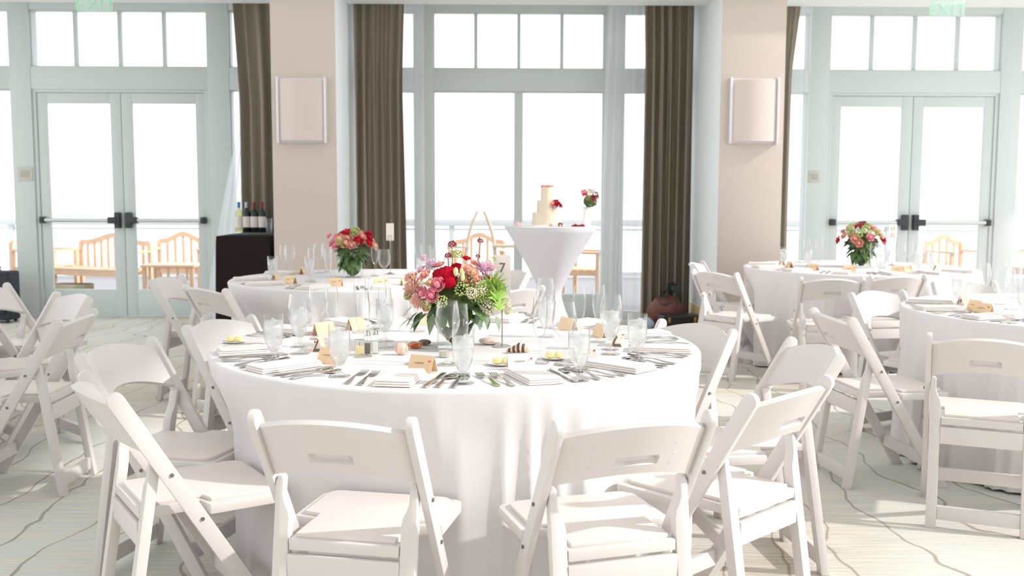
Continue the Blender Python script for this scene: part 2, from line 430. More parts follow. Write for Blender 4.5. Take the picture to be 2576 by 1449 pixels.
link('post', boxm(-.41, -.38, -.02, .02, 0, .71, palewoodM, 'post'), st)

# ------------------------------------------------------------ curtains
def curtain(name, xa, ya, xb, yb, z1, folds, amp, m, label, cat='curtain', seed=0, shape=None, z0=.015, group=None, solid=.004):
    rnd = random.Random(seed); nx, nz = folds*12, 22
    ph = [rnd.uniform(-.5, .5) for _ in range(folds+2)]; am = [rnd.uniform(.6, 1.2) for _ in range(folds+2)]
    L = Vector((xb-xa, yb-ya)); nrm = Vector((L.y, -L.x)).normalized()
    vs = []
    for j in range(nz+1):
        t = j/nz; z = z1+(z0-z1)*t
        e0, e1 = shape(t) if shape else (0, 1)
        for i in range(nx+1):
            s = i/nx; q = s*folds; k = int(min(q, folds-1e-6))
            a = am[k]*(1-(q-k))+am[k+1]*(q-k)
            wv = sin(2*PI*q + ph[k]*(1-(q-k))+ph[k+1]*(q-k) + .5*sin(t*3+k)) + .25*sin(4*PI*q+2*t+k)
            ss = e0+(e1-e0)*s + .012*sin(2*PI*q*1.0+1.2)
            d = amp*a*wv*(.55+.45*min(1, t*3))
            vs.append((xa+L.x*ss+nrm.x*d, ya+L.y*ss+nrm.y*d, z))
    fs = [(j*(nx+1)+i, j*(nx+1)+i+1, (j+1)*(nx+1)+i+1, (j+1)*(nx+1)+i) for j in range(nz) for i in range(nx)]
    o = link(name, MB().add(vs, fs).mesh(name, m, smooth='full'))
    return tag(o, label, cat, group)
ZC = 3.43
curtain('drape', -2.80, 10.20, -2.11, 10.15, ZC, 5, .065, drapeM, 'taupe pleated drape beside the left double door, behind the wine bottles', seed=1, shape=lambda t: (.09+.12*min(1, t*3)-.02*t, 1), z0=.02)
curtain('drape', -1.46, 9.86, -.98, 10.10, ZC, 6, .06, drapeM, 'taupe pleated drape on the left side of the middle window', seed=2, shape=lambda t: (0, 1.03-.08*min(1, t*3.5)+.06*t), z0=.02)
curtain('drape', 1.44, 10.25, 1.97, 10.2, ZC, 6, .065, drapeM, 'taupe pleated drape on the right side of the middle window', seed=3, shape=lambda t: (.04-.02*t+.03*min(1, t*5), .99), z0=.02)
curtain('drape', 2.64, 9.9, 3.0, 9.95, ZC, 4, .035, drapeM, 'narrow taupe drape just right of the right pillar', seed=4, shape=lambda t: (0, 1-.25*min(1, t*4)), z0=.02)
curtain('sheer_curtain', -1.06, 10.42, -.80, 10.42, ZC, 3, .05, sheerM, 'sheer white curtain on the left of the middle window', seed=5)
curtain('sheer_curtain', 1.04, 10.42, 1.50, 10.42, ZC, 5, .06, sheerM, 'sheer white curtain on the right of the middle window', seed=6, shape=lambda t: (.14-.22*t, 1))
curtain('sheer_curtain', 3.03, 10.42, 3.24, 10.42, ZC, 4, .04, sheerM, 'sheer white curtain just left of the right double door', seed=7)
curtain('sheer_curtain', -3.16, 10.45, -2.66, 10.40, ZC, 5, .03, sheerDM, 'sheer white curtain swept sideways beside the left double door', seed=8,
        shape=lambda t: (.86 if t < .42 else .86-.86*((t-.42)/.58)**.8, 1.08))
curtain('sheer_curtain', -5.66, 10.5, -5.35, 10.5, ZC, 4, .03, sheerM, 'sheer white curtain at the far left edge above the black bag', seed=9, shape=lambda t: (-.6, -.15+1.0*t))

# ------------------------------------------------------------ wall fittings
for k, (a, b, z0, z1) in enumerate(((-2.035, -1.585, 1.81, 2.40), (2.09, 2.54, 1.82, 2.415))):
    s = thing('wall_sconce', 'unlit frosted glass wall sconce on the %s pillar' % ('left', 'right')[k], 'sconce', ((a+b)/2, 9.1, z0), 0, 'frosted wall sconces')
    hw, hh = (b-a)/2, z1-z0
    vs = []; n = 12
    poly = [(-hw+.02+2*(hw-.02)*i/n, -.035-.055*sin(PI*i/n)**.8, 0) for i in range(n+1)] + [(hw-.02, -.004, 0), (-hw+.02, -.004, 0)]
    link('glass_shade', MB().prism([(x, y, .02) for x, y, z in poly], (0, 0, hh-.04)).mesh('glass_shade', sconceM, smooth=True), s)
    for x in (-hw, hw-.02): link('side_rim', boxm(x, x+.02, -.055, 0, 0, hh, sconceRM, 'side_rim', .003), s)
    link('backplate', boxm(-hw+.01, hw-.01, -.006, 0, .005, hh-.005, sconceRM, 'backplate'), s)
for k, (u0, v0, u1, v1) in enumerate(((45, 420, 82, 455), (2034, 430, 2062, 459))):
    p, q = at(u0, v1, Y=D-.07), at(u1, v0, Y=D-.07)
    s = thing('switch_plate', 'small grey switch plate left of the %s double door' % ('left', 'right')[k], 'switch', ((p.x+q.x)/2, D-.07, p.z), 0, 'switch plates')
    hw, hh = (q.x-p.x)/2, q.z-p.z
    link('plate', boxm(-hw, hw, -.01, 0, 0, hh, plateM, 'plate', .003), s)
    link('rocker', boxm(-hw*.6, hw*.6, -.014, -.01, hh*.25, hh*.75, plateDM, 'rocker', .002), s)
signG = mat('exit_green', 'A6DCC0', .4, var=.02)
signP = thin('sign_acrylic', (.95, .99, .97), .2, .05, .35, 'EAF6F0')
def text(s, size, m, parent, loc, rot, name='lettering', ext=.002, sp=1.0):
    c = bpy.data.curves.new(name, 'FONT'); c.body = s; c.size = size; c.extrude = ext; c.align_x = 'CENTER'; c.space_character = sp
    c.materials.append(m); o = bpy.data.objects.new(name, c); COL.objects.link(o); o.parent = parent
    bpy.context.view_layer.update()
    me = bpy.data.meshes.new_from_object(o.evaluated_get(bpy.context.evaluated_depsgraph_get()))
    bpy.data.objects.remove(o); me.name = name
    return link(name, me, parent, loc, rot)
for k, (x, sg) in enumerate(((-3.60, signG), (4.0, signG))):
    zb = 2.952
    s = thing('exit_sign', 'hanging clear EXIT sign in front of the %s double door' % ('left', 'right')[k], 'sign', (x, 9.02-.06, zb), 0, 'exit signs')
    link('panel', boxm(-.155, .155, -.006, .006, 0, .20, signP, 'panel', .002), s)
    link('canopy', boxm(-.17, .17, -.03, .03, .20, .23, whiteM, 'canopy', .004), s)
    link('stem', boxm(-.015, .015, -.01, .09, .22, .30, whiteM, 'stem'), s)
    text('EXIT', .135, sg, s, (0, -.009, .012), (PI/2, 0, 0), sp=1.12).scale = (1.15, 1, 1)

# ------------------------------------------------------------ folding chairs
RF, RT = (.225, 0.), (-.235, .785)         # foot and top of the long side rail in the Y-Z plane
ul = math.hypot(RT[0]-RF[0], RT[1]); U = ((RT[0]-RF[0])/ul, RT[1]/ul); N = (U[1], -U[0])
def railpt(z): return RF[0]+(z/RT[1])*(RT[0]-RF[0])
def chair_meshes():
    m = {}
    hw = .0235
    def rail(x0):
        a = [(RF[0]-N[0]*hw + U[0]*(hw*N[1]/U[1]), -0.0), ]
        poly = []
        # floor cut (z = 0)
        for s in (-1, 1):
            k = -s*hw*N[1]/U[1]
            poly.append((RF[0]+s*N[0]*hw+U[0]*k, 0))
        for i in range(9):
            an = PI*i/8
            poly.append((RT[0]+N[0]*hw*cos(an)+U[0]*hw*sin(an), RT[1]-.015+N[1]*hw*cos(an)+U[1]*hw*sin(an)))
        return MB().prism([(x0, y, z) for y, z in poly], (.021, 0, 0)).mesh('side_rail', chairM, bevel=.0035)
    m['railL'], m['railR'] = rail(-.215), rail(.194)
    def rleg(s):
        pts = [(.192, 0), (.192, .585), (.186, .60), (.176, .60), (.171, .592), (.171, .55), (.164, .528), (.155, .512), (.151, .49), (.151, 0)]
        poly = []
        for x, z in pts: poly.append((s*x, -.222+.092*z/.6-.015, z))
        return MB().prism(poly, (0, .031, 0)).mesh('rear_leg', chairM, bevel=.0035)
    m['legL'], m['legR'] = rleg(-1), rleg(1)
    # seat
    def ring(w1, w2, yb, yn, yf, r=.03):
        p = [(-w1, yb), (-w1, yn), (-w2, yn+.012)]
        for i in range(5): a = PI-PI/2*i/4; p.append((-w2+r+r*cos(a), yf-r+r*sin(a)))
        for i in range(5): a = PI/2-PI/2*i/4; p.append((w2-r+r*cos(a), yf-r+r*sin(a)))
        return p+[(w2, yn+.012), (w1, yn), (w1, yb)]
    m['seat'] = MB().prism([(x, y, .412) for x, y in ring(.149, .213, -.172, -.0, .245)], (0, 0, .030)).mesh('seat', chairM, bevel=.005)
    m['pad'] = MB().prism([(x, y, .441) for x, y in ring(.136, .186, -.156, .01, .226, .035)], (0, 0, .013)).mesh('seat_pad', padM, bevel=.005)
    m['apron'] = boxm(-.151, .151, -.180, -.160, .335, .404, chairM, 'rear_apron', .003)
    m['str1'] = boxm(-.151, .151, -.221, -.199, .032, .088, chairM, 'stretcher', .003)
    yy = railpt(.13)
    m['str2'] = boxm(-.195, .195, yy-.011, yy+.011, .10, .155, chairM, 'stretcher', .003)
    # back slat: curved board with a hand slot
    xs = [-.195, -.17, -.14, -.11, -.085, -.0585, -.055, -.045, -.025, 0, .025, .045, .055, .0585, .085, .11, .14, .17, .195]
    def P(x, t):   # t from 0 (lower edge) to 1
        e = (x/.195)**2; z = .612 + .056*(1-e) + t*(.142-.006*(1-e))
        zz = z; y = railpt(zz); b = -.056*(1-e)
        return (x, y+N[0]*b, zz+N[1]*b*.55)
    rows = [0, .07, .15, .182, .205, .27, .36, .383, .45, .6, .8, .93, 1]
    nx, ny = len(xs), len(rows)
    front = [P(x, t) for t in rows for x in xs]; back = []
    for t in rows:
        for x in xs:      # the hand grip is a pocket pressed into the rear face
            p = P(x, t); th = .017
            if .2 < t < .37 and abs(x) < (.0555 if .21 < t < .3 else .046): th = .005
            back.append((p[0], p[1]-N[0]*th, p[2]-N[1]*th))
    o_ = nx*ny; fs = []
    for j in range(ny-1):
        for i in range(nx-1):
            q = (j*nx+i, j*nx+i+1, (j+1)*nx+i+1, (j+1)*nx+i)
            fs += [q, tuple(k+o_ for k in reversed(q))]
    rim = [i for i in range(nx)] + [j*nx+nx-1 for j in range(1, ny)] + [(ny-1)*nx+i for i in range(nx-2, -1, -1)] + [j*nx for j in range(ny-2, 0, -1)]
    fs += [(rim[k], rim[k]+o_, rim[(k+1) % len(rim)]+o_, rim[(k+1) % len(rim)]) for k in range(len(rim))]
    m['back'] = MB().add(front+back, fs).mesh('backrest', chairM, smooth=True)
    bl = MB().tube([(0, 0, 0), (.006, 0, 0)], .0055, 8)
    m['bolt'] = bl.mesh('bolt', boltM)
    return m
CM = chair_meshes()
def chair(label, group):
    t = thing('folding_chair', label, 'chair', (0, 0, 0), 0, group)
    link('side_rail', CM['railL'], t); link('side_rail', CM['railR'], t)
    link('rear_leg', CM['legL'], t); link('rear_leg', CM['legR'], t)
    link('seat', CM['seat'], t); link('seat_pad', CM['pad'], t)
    link('rear_apron', CM['apron'], t)
    link('stretcher', CM['str1'], t); link('stretcher', CM['str2'], t)
    link('backrest', CM['back'], t)
    for s in (-1, 1):
        for z in (.545, .405):
            link('bolt', CM['bolt'], t, (s*.2135 if s > 0 else -.2195, railpt(z), z))
    return t
T1, T2, T3, T4, T6 = (-.163, 3.74), (-.93, 6.78), (2.93, 8.0), (3.0, 4.9), (-3.42, 4.5)
G1, G2, G3, G4, G6 = 'chairs around the front table', 'chairs around the back left table', 'chairs around the back right table', 'chairs around the right table', 'chairs at the left edge'
chairs = [  # centre of the two rail tops, heading, label, group
    (-.414, 2.384, -12, 'white folding chair nearest the camera, left one, back to the camera', G1),
    (.333, 2.369, 17, 'white folding chair nearest the camera, right one, yellow marks on its back', G1),
    (-1.153, 2.807, -57, 'white folding chair at the left front of the front table, side on', G1),
    (-1.369, 3.51, -104, 'white folding chair left of the front table with its bright backrest turned to the room', G1),
    (-1.21, 4.235, -115, 'white folding chair at the far left of the front table, broad back behind the napkins', G1),
    (.828, 4.123, 125, 'white folding chair at the right rear of the front table, facing the camera', G1),
    (1.14, 3.53, 96, 'white folding chair right of the front table, its sunlit back behind another chair', G1),
    (.834, 2.776, 43, 'white folding chair at the right front of the front table, backrest in sun', G1),
    (1.554, 4.552, -84, 'white folding chair at the left of the right table, seen side on', G4),
    (1.894, 3.775, -24, 'white folding chair at the right edge, its back cut by the frame', G4),
    (2.17, 5.61, 207, 'white folding chair behind the right table, facing the camera', G4),
    (1.572, 7.178, -53, 'white folding chair at the left of the back right table, nearer one, side on', G3),
    (1.64, 8.14, -112, 'white folding chair at the left of the back right table, farther one by the pillar', G3),
    (2.24, 6.59, -6, 'white folding chair in front of the back right table under its flowers, left one', G3),
    (2.78, 6.82, 9, 'white folding chair in front of the back right table, right one', G3),
    (3.0, 6.30, 184, 'white folding chair on the far side of the right table, behind its glasses', G4),
    (-2.204, 6.504, -98, 'white folding chair leftmost at the back left table, side on', G2),
    (-1.748, 5.824, -40, 'white folding chair at the left front of the back left table', G2),
    (.10, 5.80, 42, 'white folding chair at the right front of the back left table, behind the number stand', G2),
    (.09, 7.23, 122, 'white folding chair at the far right of the back left table near the cake table', G2),
    (-1.925, 4.452, 92, 'white folding chair at the left edge, nearer one, legs on patterned carpet', G6),
    (-3.02, 5.84, -88, 'white folding chair cut by the left edge, only a rail showing', G6),
    (-2.33, 5.348, 136, 'white folding chair at the left edge, farther one, facing the camera', G6),
]
proto = chair(chairs[0][3], G1); remember(proto)
CH = []
for i, (x, y, rz, lab, g) in enumerate(chairs):
    c = proto if i == 0 else copy_tree(proto)
    a = rad(rz)
    c.location = (x - .235*sin(a), y + .235*cos(a), 0); c.rotation_euler = (0, 0, a)
    c['label'] = lab; c['group'] = g; CH.append(c)
# yellow remnants of tape on the right front chair back
tapeM = mat('yellow_tape_mark', 'D8D2BE', .7, var=.05)
TAPE = []
for x in (-.115, .10):
    for k, z in enumerate((.640, .668, .700)):
        e = (x/.195)**2; z += .056*(1-e); y = railpt(z)+N[0]*-.056*(1-e); zz = z+N[1]*-.056*(1-e)*.55
        TAPE.append(MB().box(x-.004, x+.004, y-.0185, y-.012, zz-.006, zz+.003).mesh('tape_mark', tapeM))

for me in TAPE: link('tape_mark', me, CH[1])

# ------------------------------------------------------------ round tables
def tablecloth(seed, R=.918, drop=.012, amp=1.35, c=None):
    rnd = random.Random(seed); n = 432; top = .762
    bumps = []
    a = rnd.uniform(0, .3)
    while a < 2*PI:
        wdt = rnd.uniform(.016, .05); bumps.append((a, wdt, rnd.uniform(.35, 1.1), rnd.uniform(-.05, .05))); a += wdt*rnd.uniform(2.4, 5.2)
    def f(th, t):
        s = 0
        for b, w, h, dr in bumps:
            d = (th-(b+dr*t)+PI) % (2*PI)-PI
            ww = w*(1.25-.5*t)
            if abs(d) < ww*4:
                s += h*math.exp(-(abs(d)/ww)**1.35)
        return s
    prof = []
    for r in (.0, .25, .5, .7, .85, R-.02): prof.append((r, top, 0))
    for i in range(1, 5):
        a = PI/2*i/4; prof.append((R-.014+.014*sin(a), top-.014+.014*cos(a), .0))
    for i in range(1, 17):
        t = i/16; prof.append((R+.018*t, top-.014-(top-.014-drop)*t, t))
    near = [k for k in CH if c and (k.location.x-c[0])**2+(k.location.y-c[1])**2 < 2.1]
    def sst(x): x = max(0, min(1, x)); return x*x*(3-2*x)
    def pushed(x, y, z):
        # the cloth gives way where a seat is tucked under the table
        for k in near:
            a = k.rotation_euler.z; dx, dy = c[0]+x-k.location.x, c[1]+y-k.location.y
            lx, ly = dx*cos(a)+dy*sin(a), -dx*sin(a)+dy*cos(a)
            need = .262-ly
            if need > 0 and ly > -.5:
                w = sst((.37-abs(lx))/.13)*sst((.745-z)/.26)
                x += -sin(a)*need*w; y += cos(a)*need*w
        return x, y
    vs = [(0, 0, top)]
    for r, z, t in prof[1:]:
        for i in range(n):
            th = 2*PI*i/n; d = 0
            if t > 0:
                fade = min(1, t*6)**1.2
                d = amp*(.052*f(th, t)*(.5+.5*t)-.012)*fade + .008*sin(9*th+seed)*t
            X, Y = (r+d)*cos(th), (r+d)*sin(th)
            if t > 0: X, Y = pushed(X, Y, z)
            vs.append((X, Y, z + (.0008*sin(th*7+r*20) if t == 0 else 0)))
    fs = [(0, 1+i, 1+(i+1) % n) for i in range(n)]
    fs += [(1+j*n+i, 1+(j+1)*n+i, 1+(j+1)*n+(i+1) % n, 1+j*n+(i+1) % n) for j in range(len(prof)-2) for i in range(n)]
    return MB().add(vs, fs).mesh('tablecloth', clothM, smooth='full')
TZ = .763
ttop = MB().lathe([(.905, .725), (.91, .73), (.91, .752), (.905, .757)], 64).mesh('tabletop', mat('plywood', 'C9A678', .6, var=.1), smooth=True)
tleg = MB().tube([(0, -.35, .72), (0, -.35, .02), (0, .35, .02), (0, .35, .72)], .014, 8).mesh('leg', barM, smooth=True)
for (c, lab, sd) in ((T1, 'large round table in front under a white floor-length cloth', 11), (T2, 'round table behind on the left under a white cloth', 12),
                     (T3, 'round table behind on the right under a white cloth', 13), (T4, 'round table at the right edge under a white cloth', 14),
                     (T6, 'round table beyond the left edge under a white cloth', 15)):
    t = thing('banquet_table', lab, 'table', (c[0], c[1], 0), 0, 'round banquet tables')
    link('tabletop', ttop, t)
    for x in (-.45, .45): link('leg', tleg, t, (x, 0, 0))
    link('tablecloth', tablecloth(sd, c=c), t)

# ------------------------------------------------------------ glassware
def glass_meshes():
    g = {}
    wine = [(.0, .0015), (.034, .0015), (.035, .003), (.02, .007), (.006, .012), (.0042, .03), (.004, .075), (.006, .088), (.018, .096), (.031, .11), (.0395, .13), (.0415, .15), (.039, .178), (.033, .215)]
    flute = [(.0, .0015), (.031, .0015), (.032, .003), (.016, .007), (.005, .012), (.0038, .03), (.004, .07), (.007, .082), (.015, .096), (.022, .12), (.0255, .15), (.0255, .18), (.0215, .225)]
    gob = [(.0, .0015), (.033, .0015), (.034, .003), (.02, .007), (.008, .012), (.0065, .025), (.010, .035), (.018, .046), (.027, .064), (.032, .085), (.0335, .11), (.0335, .165)]
    for k, p in (('wine', wine), ('flute', flute), ('goblet', gob)):
        g[k] = MB().lathe(p, 28, cap=False).mesh('glass', glassM, smooth='full')
    gw = [(.0, .034)] + [(r-.0016, z) for r, z in gob[6:11]] + [(.0318, .142), (0, .142)]
    g['water'] = MB().lathe(gw, 24, cap=False).mesh('water', waterM, smooth='full')
    ic = MB(); rnd = random.Random(3)
    for i in range(9):
        m = Matrix.Translation((rnd.uniform(-.014, .014), rnd.uniform(-.014, .014), .06+i*.0098)) @ Euler((rnd.random()*3, rnd.random()*3, rnd.random()*3)).to_matrix().to_4x4()
        ic.box(-.0085, .0085, -.0085, .0085, -.0085, .0085, m)
    g['ice'] = ic.mesh('ice', waterM, bevel=.0015, seg=1)
    return g
GM = glass_meshes(); GH = {'wine': .215, 'flute': .225, 'goblet': .165}
GN = {'wine': ('wine_glass', 'empty wine glass', 'wine glass'), 'flute': ('champagne_flute', 'empty champagne flute', 'flute'), 'goblet': ('water_goblet', 'water goblet filled with iced water', 'water glass')}
GPOS = []
def glasses(table, lst, where, grp, seed=0):
    """lst: (kind, u, v) of each rim centre in the photograph; every glass stands on the table at its true height"""
    out = []
    for kind, u, v in lst:
        if len(table) == 2:
            p = at(u, v, Z=TZ+GH[kind])
            d = Vector((p.x-table[0], p.y-table[1]))
            lim = .86 if table is T1 else .63
            if d.length > lim: d *= lim/d.length
            if d.length < .21: d *= .21/max(d.length, .01)
            out.append([kind, table[0]+d.x, table[1]+d.y])
    # keep them from standing in each other
    for _ in range(60):
        for i in range(len(out)):
            for j in range(i):
                dx, dy = out[i][1]-out[j][1], out[i][2]-out[j][2]; dd = math.hypot(dx, dy)
                if dd < .088:
                    k = (.09-dd)/2/(dd+1e-6)
                    if dd < 1e-4: dx = .001
                    # push mostly in depth so that the look from here stays
                    out[i][2] += (dy if abs(dy) > .004 else .004)*k*1.3; out[j][2] -= (dy if abs(dy) > .004 else .004)*k*1.3
                    out[i][1] += dx*k*.5; out[j][1] -= dx*k*.5
    GPOS.extend((x, y) for k_, x, y in out)
    cnt = {}
    for kind, x, y in sorted(out, key=lambda q: px((q[1], q[2], TZ))):
        i = cnt.get(kind, 0); cnt[kind] = i+1
        nm, desc, cat = GN[kind]
        o = thing(nm, '%s, %s from the left on the %s' % (desc, ORD[i], where), cat, (x, y, TZ), random.random()*6, nm.replace('_', ' ')+'s on the '+where)
        link('glass', GM[kind], o)
        if kind == 'goblet': link('water', GM['water'], o); link('ice', GM['ice'], o)
    return out
g1 = [('goblet', 687, 789), ('goblet', 853, 815), ('goblet', 1165, 828), ('goblet', 1467, 825), ('goblet', 1604, 789), ('goblet', 752, 762), ('goblet', 968, 752), ('goblet', 1537, 768), ('goblet', 1375, 745), ('goblet', 1050, 735),
      ('wine', 752, 739), ('wine', 1126, 757), ('wine', 1538, 741), ('wine', 1372, 699), ('wine', 1413, 757), ('wine', 800, 716), ('wine', 948, 700),
      ('flute', 833, 715), ('flute', 912, 737), ('flute', 1158, 764), ('flute', 1366, 748), ('flute', 1465, 717), ('flute', 1500, 716), ('flute', 968, 722), ('flute', 905, 700)]
g2 = [('goblet', 659, 645), ('wine', 687, 616), ('flute', 714, 614), ('wine', 733, 607), ('wine', 759, 608), ('flute', 783, 624), ('goblet', 778, 645), ('flute', 939, 615), ('wine', 966, 627), ('flute', 1035, 612), ('flute', 1052, 610), ('wine', 1072, 617), ('flute', 1088, 620), ('wine', 1108, 617), ('goblet', 1060, 640), ('goblet', 1128, 640), ('flute', 1150, 628), ('goblet', 1172, 660), ('flute', 825, 628)]
g3 = [('goblet', 1971, 620), ('wine', 2000, 598), ('flute', 2022, 595), ('wine', 2040, 603), ('flute', 2062, 595), ('goblet', 2034, 622), ('wine', 2204, 607), ('goblet', 2219, 633), ('flute', 2255, 596), ('wine', 2268, 610), ('flute', 2292, 608), ('wine', 2312, 612), ('goblet', 2342, 633), ('flute', 2310, 625), ('goblet', 2369, 632), ('wine', 2388, 618), ('goblet', 2404, 632), ('flute', 2240, 618)]
g4 = [('goblet', 2405, 690), ('wine', 2445, 662), ('flute', 2472, 659), ('flute', 2500, 659), ('wine', 2484, 664), ('goblet', 2508, 716), ('wine', 2520, 677), ('wine', 2550, 672), ('flute', 2562, 650), ('flute', 2535, 680)]
glasses(T1, g1, 'front table', ''); glasses(T2, g2, 'back left table', ''); glasses(T3, g3, 'back right table', ''); glasses(T4, g4, 'right table', '')

# ------------------------------------------------------------ place settings
def fork_mesh():
    m = MB(); t = .0022
    def strip(pts):   # (y, halfwidth, z)
        vs = []
        for y, h, z in pts: vs += [(-h, y, z), (h, y, z), (h, y, z+t), (-h, y, z+t)]
        fs = [(0, 1, 2, 3)[::-1], tuple(range(len(vs)-4, len(vs)))]
        for k in range(len(pts)-1):
            o = k*4; fs += [(o+i, o+(i+1) % 4, o+4+(i+1) % 4, o+4+i) for i in range(4)]
        m.add(vs, fs)
    strip([(-.10, .008, .002), (-.095, .0095, .002), (-.06, .007, .004), (-.02, .0035, .009), (.03, .003, .009), (.045, .011, .005), (.06, .012, .003)])
    for k in range(4):
        x = -.0105+k*.007
        vs = []
        for y, z in ((.058, .003), (.08, .003), (.10, .007)):
            vs += [(x-.002, y, z), (x+.002, y, z), (x+.002, y, z+t), (x-.002, y, z+t)]
        m.add(vs, [(3, 2, 1, 0), (8, 9, 10, 11)]+[(o+i, o+(i+1) % 4, o+4+(i+1) % 4, o+4+i) for o in (0, 4) for i in range(4)])
    return m.mesh('fork', steelM, smooth=True)
def knife_mesh():
    a = [(-.115, -.007), (.0, -.0085), (.02, -.004), (.10, -.010), (.118, -.004), (.122, .004), (.105, .0075), (0, .0075), (-.115, .007)]
    return MB().prism([(x, y, .001) for y, x in a], (0, 0, .005)).mesh('knife', steelM, bevel=.001, seg=1)
def spoon_mesh():
    m = MB(); t = .002; vs = []
    pts = [(-.095, .008, .002), (-.09, .0095, .002), (-.05, .006, .004), (-.01, .0032, .009), (.03, .0035, .008), (.04, .010, .005), (.055, .0185, .0025), (.072, .020, .002), (.088, .0155, .004), (.096, .006, .007)]
    for y, h, z in pts:
        dip = .004 if y > .035 else 0
        vs += [(-h, y, z), (0, y, z-dip*.4), (h, y, z), (h, y, z+t), (0, y, z+t-dip*.4), (-h, y, z+t)]
    fs = [(5, 4, 3, 2, 1, 0), tuple(range(len(vs)-6, len(vs)))]
    for k in range(len(pts)-1):
        o = k*6; fs += [(o+i, o+(i+1) % 6, o+6+(i+1) % 6, o+6+i) for i in range(6)]
    return m.add(vs, fs).mesh('spoon', steelM, smooth='full')
FM, KM, SM = fork_mesh(), knife_mesh(), spoon_mesh()
def napkin_mesh():
    m = MB()
    for i, (w, h, z) in enumerate(((.058, .115, 0), (.055, .112, .0065), (.052, .108, .013))):
        poly = [(-w, -h, z+.0005), (w, -h, z+.0005), (w*.97, h, z+.0005), (-w*.96, h, z+.0005)]
        m.prism(poly, (0, 0, .0058))
    return m.mesh('napkin', napM, bevel=.0025, seg=2)
NM = napkin_mesh()
def card_mesh(m):
    return MB().prism([(-.045, -.022, 0), (-.045, 0, .052), (-.045, .022, 0), (-.045, .0205, 0), (-.045, 0, .049), (-.045, -.0205, 0)], (.09, 0, 0)).mesh('place_card', m)
CP, CW = card_mesh(cardM), card_mesh(cardWM)
seatn = ['nearest left chair', 'nearest right chair', 'left front chair', 'bright-backed left chair', 'far left chair', 'right rear chair', 'right chair', 'right front chair']
def angle_of(t, o): return math.atan2(o.location.y-t[1], o.location.x-t[0])
sealM = mat('red_seal', 'C4444A', .5)
def setting(t, ang, who, where, near=True, cards=True, cm=None):
    """napkin, two forks, knife, two spoons and a tent card, laid radially"""
    ux, uy = cos(ang), sin(ang); rz = ang+PI/2          # local +y points to the middle of the table
    def pos(lx, ly): return (t[0]+ux*(.905-ly)-uy*lx, t[1]+uy*(.905-ly)+ux*lx, TZ)
    gr = 'on the '+where
    def free(pos):
        best = None
        for ly in (.30, .27, .34, .38):
            for lx in (.02, -.02, .06, -.06, .10, -.10, .14, -.14):
                p = pos(lx, ly); m = min(math.hypot(p[0]-g[0], p[1]-g[1]) for g in GPOS)
                if m > .088: GPOS.append((p[0], p[1])); return p
                if best is None or m > best[0]: best = (m, p)
        return best[1]
    j = lambda a: rad(random.uniform(-a, a))
    o = link('napkin', NM, None, pos(-.005, .135), (0, 0, rz+j(7))); tag(o, 'folded white linen napkin, %s' % who, 'napkin', 'napkins '+gr)
    for k, lx in enumerate((-.108, -.150)):
        o = link('fork', FM, None, pos(lx, .13+.012*k), (0, 0, rz+j(3))); tag(o, 'steel %s fork, %s' % (('inner', 'outer')[k], who), 'fork', 'forks '+gr)
    if near:
        o = link('knife', KM, None, pos(.100, .14), (0, 0, rz+j(4))); tag(o, 'steel table knife, %s' % who, 'knife', 'knives '+gr)
        for k, lx in enumerate((.134, .178)):
            o = link('spoon', SM, None, pos(lx, .13), (0, 0, rz+j(2.5))); tag(o, 'steel %s spoon, %s' % (('inner', 'outer')[k], who), 'spoon', 'spoons '+gr)
    if cards:
        c = thing('place_card', '%s tent place card, %s' % ('ivory' if cm is CW else 'peach', who), 'card', free(pos), rz+j(20), 'place cards '+gr)
        link('card', cm or CP, c)
        link('seal', MB().sphere((.033, -.012, .036), .0035, 8, 5).mesh('seal', sealM), c)
        link('name_line', MB().box(-.022, .012, -.0145, -.0125, .028, .0295).mesh('name_line', inkM), c)
# front table: one setting in front of each chair and four on the far side
def headang(i):
    return angle_of(T1, CH[i])
for i in range(8):
    setting(T1, headang(i), 'at the %s of the front table' % seatn[i], 'front table', cm=(CW if i in (1, 7) else CP))
for k, a in enumerate((48, 76, 104, 132)):
    setting(T1, rad(a), '%s from the right on the far rim of the front table' % ORD[k], 'front table', near=False, cards=(k != 1))
for (t, nm, angs) in ((T2, 'back left table', (-168, -137, -106, -75, -44, -10, 24, 150)), (T3, 'back right table', (-172, -145, -118, -92, -66, -40, 160)), (T4, 'right table', (178, 150, -155, -128))):
    for k, a in enumerate(angs):
        setting(t, rad(a), '%s place from the left of the %s' % (ORD[k], nm), nm, near=(nm == 'right table'), cards=True)

# bread plates with butter, shakers, votive and decorations on the front table
plm = MB().lathe([(.0, .0), (.045, .0), (.05, .003), (.078, .012), (.08, .014), (.076, .0135), (.05, .006), (0, .005)], 32, cap=False).mesh('bread_plate', porcM, smooth='full')
bum = MB().sphere((0, 0, .012), .014, 12, 8, (1.3, 1, .85)).mesh('butter', butterM, smooth='full')
for k, (u, v, lab) in enumerate(((1062, 915, 'nearest left chair'), (1262, 918, 'nearest right chair'), (1395, 903, 'right half near the shell'), (590, 862, 'left edge beside the folded napkin'))):
    p = at(u, v, Z=TZ)
    o = link('butter_dish', plm, None, (p.x, p.y, TZ), None, .62); tag(o, 'small white butter dish on the front table, %s' % lab, 'dish', 'butter dishes')
    for q in range(2):
        b = link('butter_pat', bum, None, (p.x-.014+.03*q, p.y+.004*q, TZ+.003), (0, 0, q)); tag(b, '%s yellow butter pat in the dish, %s' % (('left', 'right')[q], lab), 'butter', 'butter pats')
pepM = mat('pepper', '6A6058', .8); saltM = mat('salt', 'F4F2EF', .8)
